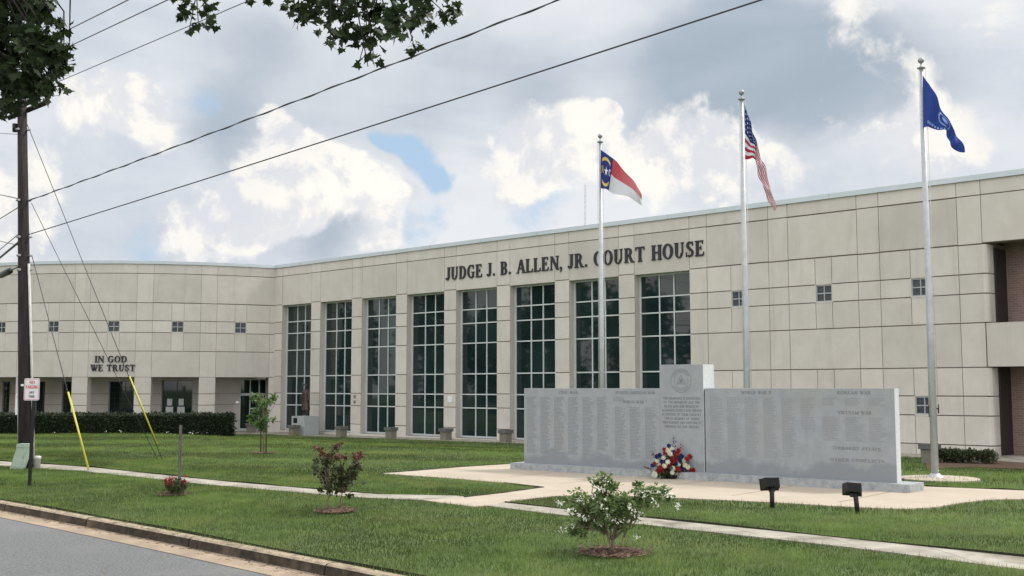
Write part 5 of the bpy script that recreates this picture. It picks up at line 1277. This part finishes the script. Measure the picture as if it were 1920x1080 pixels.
# ------------------------------------------------------------------ trees down the street (they show in the window glass)
def far_tree(x, y, h, r, lab):
    t = thing('shade_tree', (x, y, -.6), lab, 'tree', 'shade trees down the street'); mb = MB(); b_ = Vector((x, y, -.7)); top = Vector((x, y, h * .75)); mb.tube([b_, b_.lerp(top, .4), top], [.4, .28, .08], 8)
    BL = []
    for k in range(20):
        a_ = random.uniform(0, 6.28); q = random.uniform(0, r * .7); BL.append((Vector((x + q * math.cos(a_), y + q * math.sin(a_), random.uniform(h * .12, h * .88))), random.uniform(r * .3, r * .5)))
    for b2 in BL: mb.tube([b_.lerp(top, .45), b2[0]], [.10, .03], 5)
    mb.build('trunk', M_wood, t); V, F, T = leaves(blobpts(BL, 5200, shell=.5), .6); mesh_np('crown', V, F, M_leaf_maple, t, T)
for i, (x, y, h, r) in enumerate(((-52,33,12,5.5),(-60,42,14,6),(-50,24,11,5),(-66,52,13,6),(-58,14,13,6),(-72,30,15,7),(-46,46,9,4),(-64,62,12,5))):
    far_tree(x, y, h, r, ('round shade tree nearest the street bend','tall shade tree beyond the lawn','low spreading shade tree by the road','shade tree behind the tall one','shade tree at the far kerb','largest shade tree in the back','small shade tree near the round wing','shade tree beside the far corner')[i])

# ------------------------------------------------------------------ turf edges: sod raised above the paving, shade under overhanging blades painted near-black
def turf_edge_shade(name, pts, side, hgt=.036):
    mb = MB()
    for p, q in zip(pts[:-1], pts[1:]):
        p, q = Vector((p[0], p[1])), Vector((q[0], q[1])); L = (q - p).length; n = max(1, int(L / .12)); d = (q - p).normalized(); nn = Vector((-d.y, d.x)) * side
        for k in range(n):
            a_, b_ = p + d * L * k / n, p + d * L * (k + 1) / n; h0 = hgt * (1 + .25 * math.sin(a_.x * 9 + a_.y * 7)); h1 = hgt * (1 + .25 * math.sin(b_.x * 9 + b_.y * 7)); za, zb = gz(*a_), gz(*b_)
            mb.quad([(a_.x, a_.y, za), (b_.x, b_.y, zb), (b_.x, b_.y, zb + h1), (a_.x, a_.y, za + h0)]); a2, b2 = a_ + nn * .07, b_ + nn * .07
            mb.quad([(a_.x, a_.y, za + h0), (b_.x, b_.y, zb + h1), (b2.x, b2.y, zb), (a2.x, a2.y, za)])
    tag(mb.build(name, M_soil_shade), kind='structure')
turf_edge_shade('turf_edge_shade', [tuple(p)[:2] for p in fr_[8:17]] , 1) if False else None
sw_far = [(p.x, p.y) for p in fr_ if -20 < p.x < 12]
cut = [spot(820, 939).x, spot(922, 949).x]
turf_edge_shade('turf_edge_shade', [p for p in sw_far if p[0] < cut[0]], 1); turf_edge_shade('turf_edge_shade', [p for p in sw_far if p[0] > cut[1]], 1)
turf_edge_shade('turf_edge_shade', PLAZA[0:3] , -1); turf_edge_shade('turf_edge_shade', [PLAZA[i] for i in (0, 1, 2, 3)], 1); turf_edge_shade('turf_edge_shade', [PLAZA[i] for i in (7, 8, 9)], 1)
turf_edge_shade('turf_edge_shade', [PLAZA[i] for i in (27, 28, 29, 30)], -1)
turf_edge_shade('turf_edge_shade', [tuple(TD(t_, road_D(t_) - .02))[:2] for t_ in np.arange(20, 50, 1.0)], 1, .028)

# ------------------------------------------------------------------ grass
def inside(px, py, poly):
    r = np.zeros(len(px), bool); n = len(poly)
    for i in range(n):
        x0, y0 = poly[i][:2]; x1, y1 = poly[(i + 1) % n][:2]
        if y0 == y1: continue
        cnd = ((y0 > py) != (y1 > py)) & (px < (x1 - x0) * (py - y0) / (y1 - y0) + x0); r ^= cnd
    return r
SWIDE = [(p.x, p.y) for p in fr_] + [(p.x, p.y) for p in reversed(nr_)]
_vt = rng.uniform(-1, 1, (4, 256, 256))
def vnoise(x, y, k):
    xi, yi = np.floor(x).astype(int), np.floor(y).astype(int); fx, fy = x - xi, y - yi; fx = fx * fx * (3 - 2 * fx); fy = fy * fy * (3 - 2 * fy); T = _vt[k]
    g = lambda a_, b_: T[(xi + a_) % 256, (yi + b_) % 256]
    return (g(0, 0) * (1 - fx) + g(1, 0) * fx) * (1 - fy) + (g(0, 1) * (1 - fx) + g(1, 1) * fx) * fy
bands = [(20.0, 28.3, 1500, .046, .0075), (13.0, 20.0, 620, .050, .010), (5.0, 13.0, 210, .055, .018), (.0, 5.0, 90, .06, .025)]
Vs, Fs, Ts = [], [], []; off = 0
for (d0, d1, dens, hgt, wid) in bands:
    ta, tb_ = (-30.0, 60.0)
    n = int((tb_ - ta) * (d1 - d0) * dens)
    t_ = rng.uniform(ta, tb_, n); D_ = rng.uniform(d0, d1, n)
    X = FA.x + fa.x * t_ - fb_.x * D_; Yv = FA.y + fa.y * t_ - fb_.y * D_
    ok = (Yv > 9) & (np.abs(X) < Yv * .50 + 3.2) & (np.hypot(X - RC.x, Yv - RC.y) > RR0 + 3.0)
    edge = np.array([0.0]); Dc = np.where(t_ < 45, 27.60 + .36 * (np.maximum(t_ - 28, 0) / 13.0) ** 2, 28.216 + .072 * (t_ - 45)); ok &= D_ < Dc + np.minimum(rng.exponential(.025, n), .09)
    X, Yv, t_, D_ = X[ok], Yv[ok], t_[ok], D_[ok]
    for poly in [SWIDE, PLAZA, BED] + BW + HOLES:
        k = ~inside(X + rng.normal(0, .035, len(X)), Yv + rng.normal(0, .045, len(X)), poly); X, Yv, t_, D_ = X[k], Yv[k], t_[k], D_[k]
    n = len(X); z = ground_z(X, Yv)
    # paler and darker bands plus patchy growth across the sward
    clump = .6 * vnoise(X * 1.3, Yv * 1.0, 1) + .5 * vnoise(X * 4, Yv * 3.0, 2); clump2 = vnoise(X * .45, Yv * .33, 3)
    h = hgt * (1 + .38 * clump + .2 * clump2) * rng.uniform(.55, 1.35, n); yaw = rng.uniform(0, 6.283, n); lean = rng.uniform(0, .8, n) * h; la = rng.uniform(0, 6.283, n)
    h = h * np.where(rng.uniform(0, 1, n) < .03, 1.7, 1.0)
    w = wid * rng.uniform(.6, 1.3, n); c_, s_ = np.cos(yaw) * w / 2, np.sin(yaw) * w / 2
    A_ = np.stack([X - c_, Yv - s_, z - .004], 1); B_ = np.stack([X + c_, Yv + s_, z - .004], 1); C_ = np.stack([X + lean * np.cos(la), Yv + lean * np.sin(la), z + h], 1)
    Vs.append(np.stack([A_, B_, C_], 1).reshape(-1, 3)); Fs.append(np.arange(3 * n).reshape(-1, 3) + off); off += 3 * n
    row_tone = np.clip(2.5 * np.sin((Yv + .12 * X) * 2 * np.pi / 5.2 + .6 * np.sin(X * .21)), -1, 1) * .22 * (D_ < 21.8) + .08 * np.sin((Yv * .9 + .3 * X) * 2.1)
    Ts.append(np.clip(rng.uniform(0.15, .85, n) + .42 * clump + .30 * clump2 + row_tone, 0, 1))
gr = mesh_np('grass', np.concatenate(Vs), np.concatenate(Fs), M_grass, None, np.concatenate(Ts)); tag(gr, 'mown green lawn grass with slight paler and darker bands', 'grass', kind='stuff')
print('grass blades', off // 3)
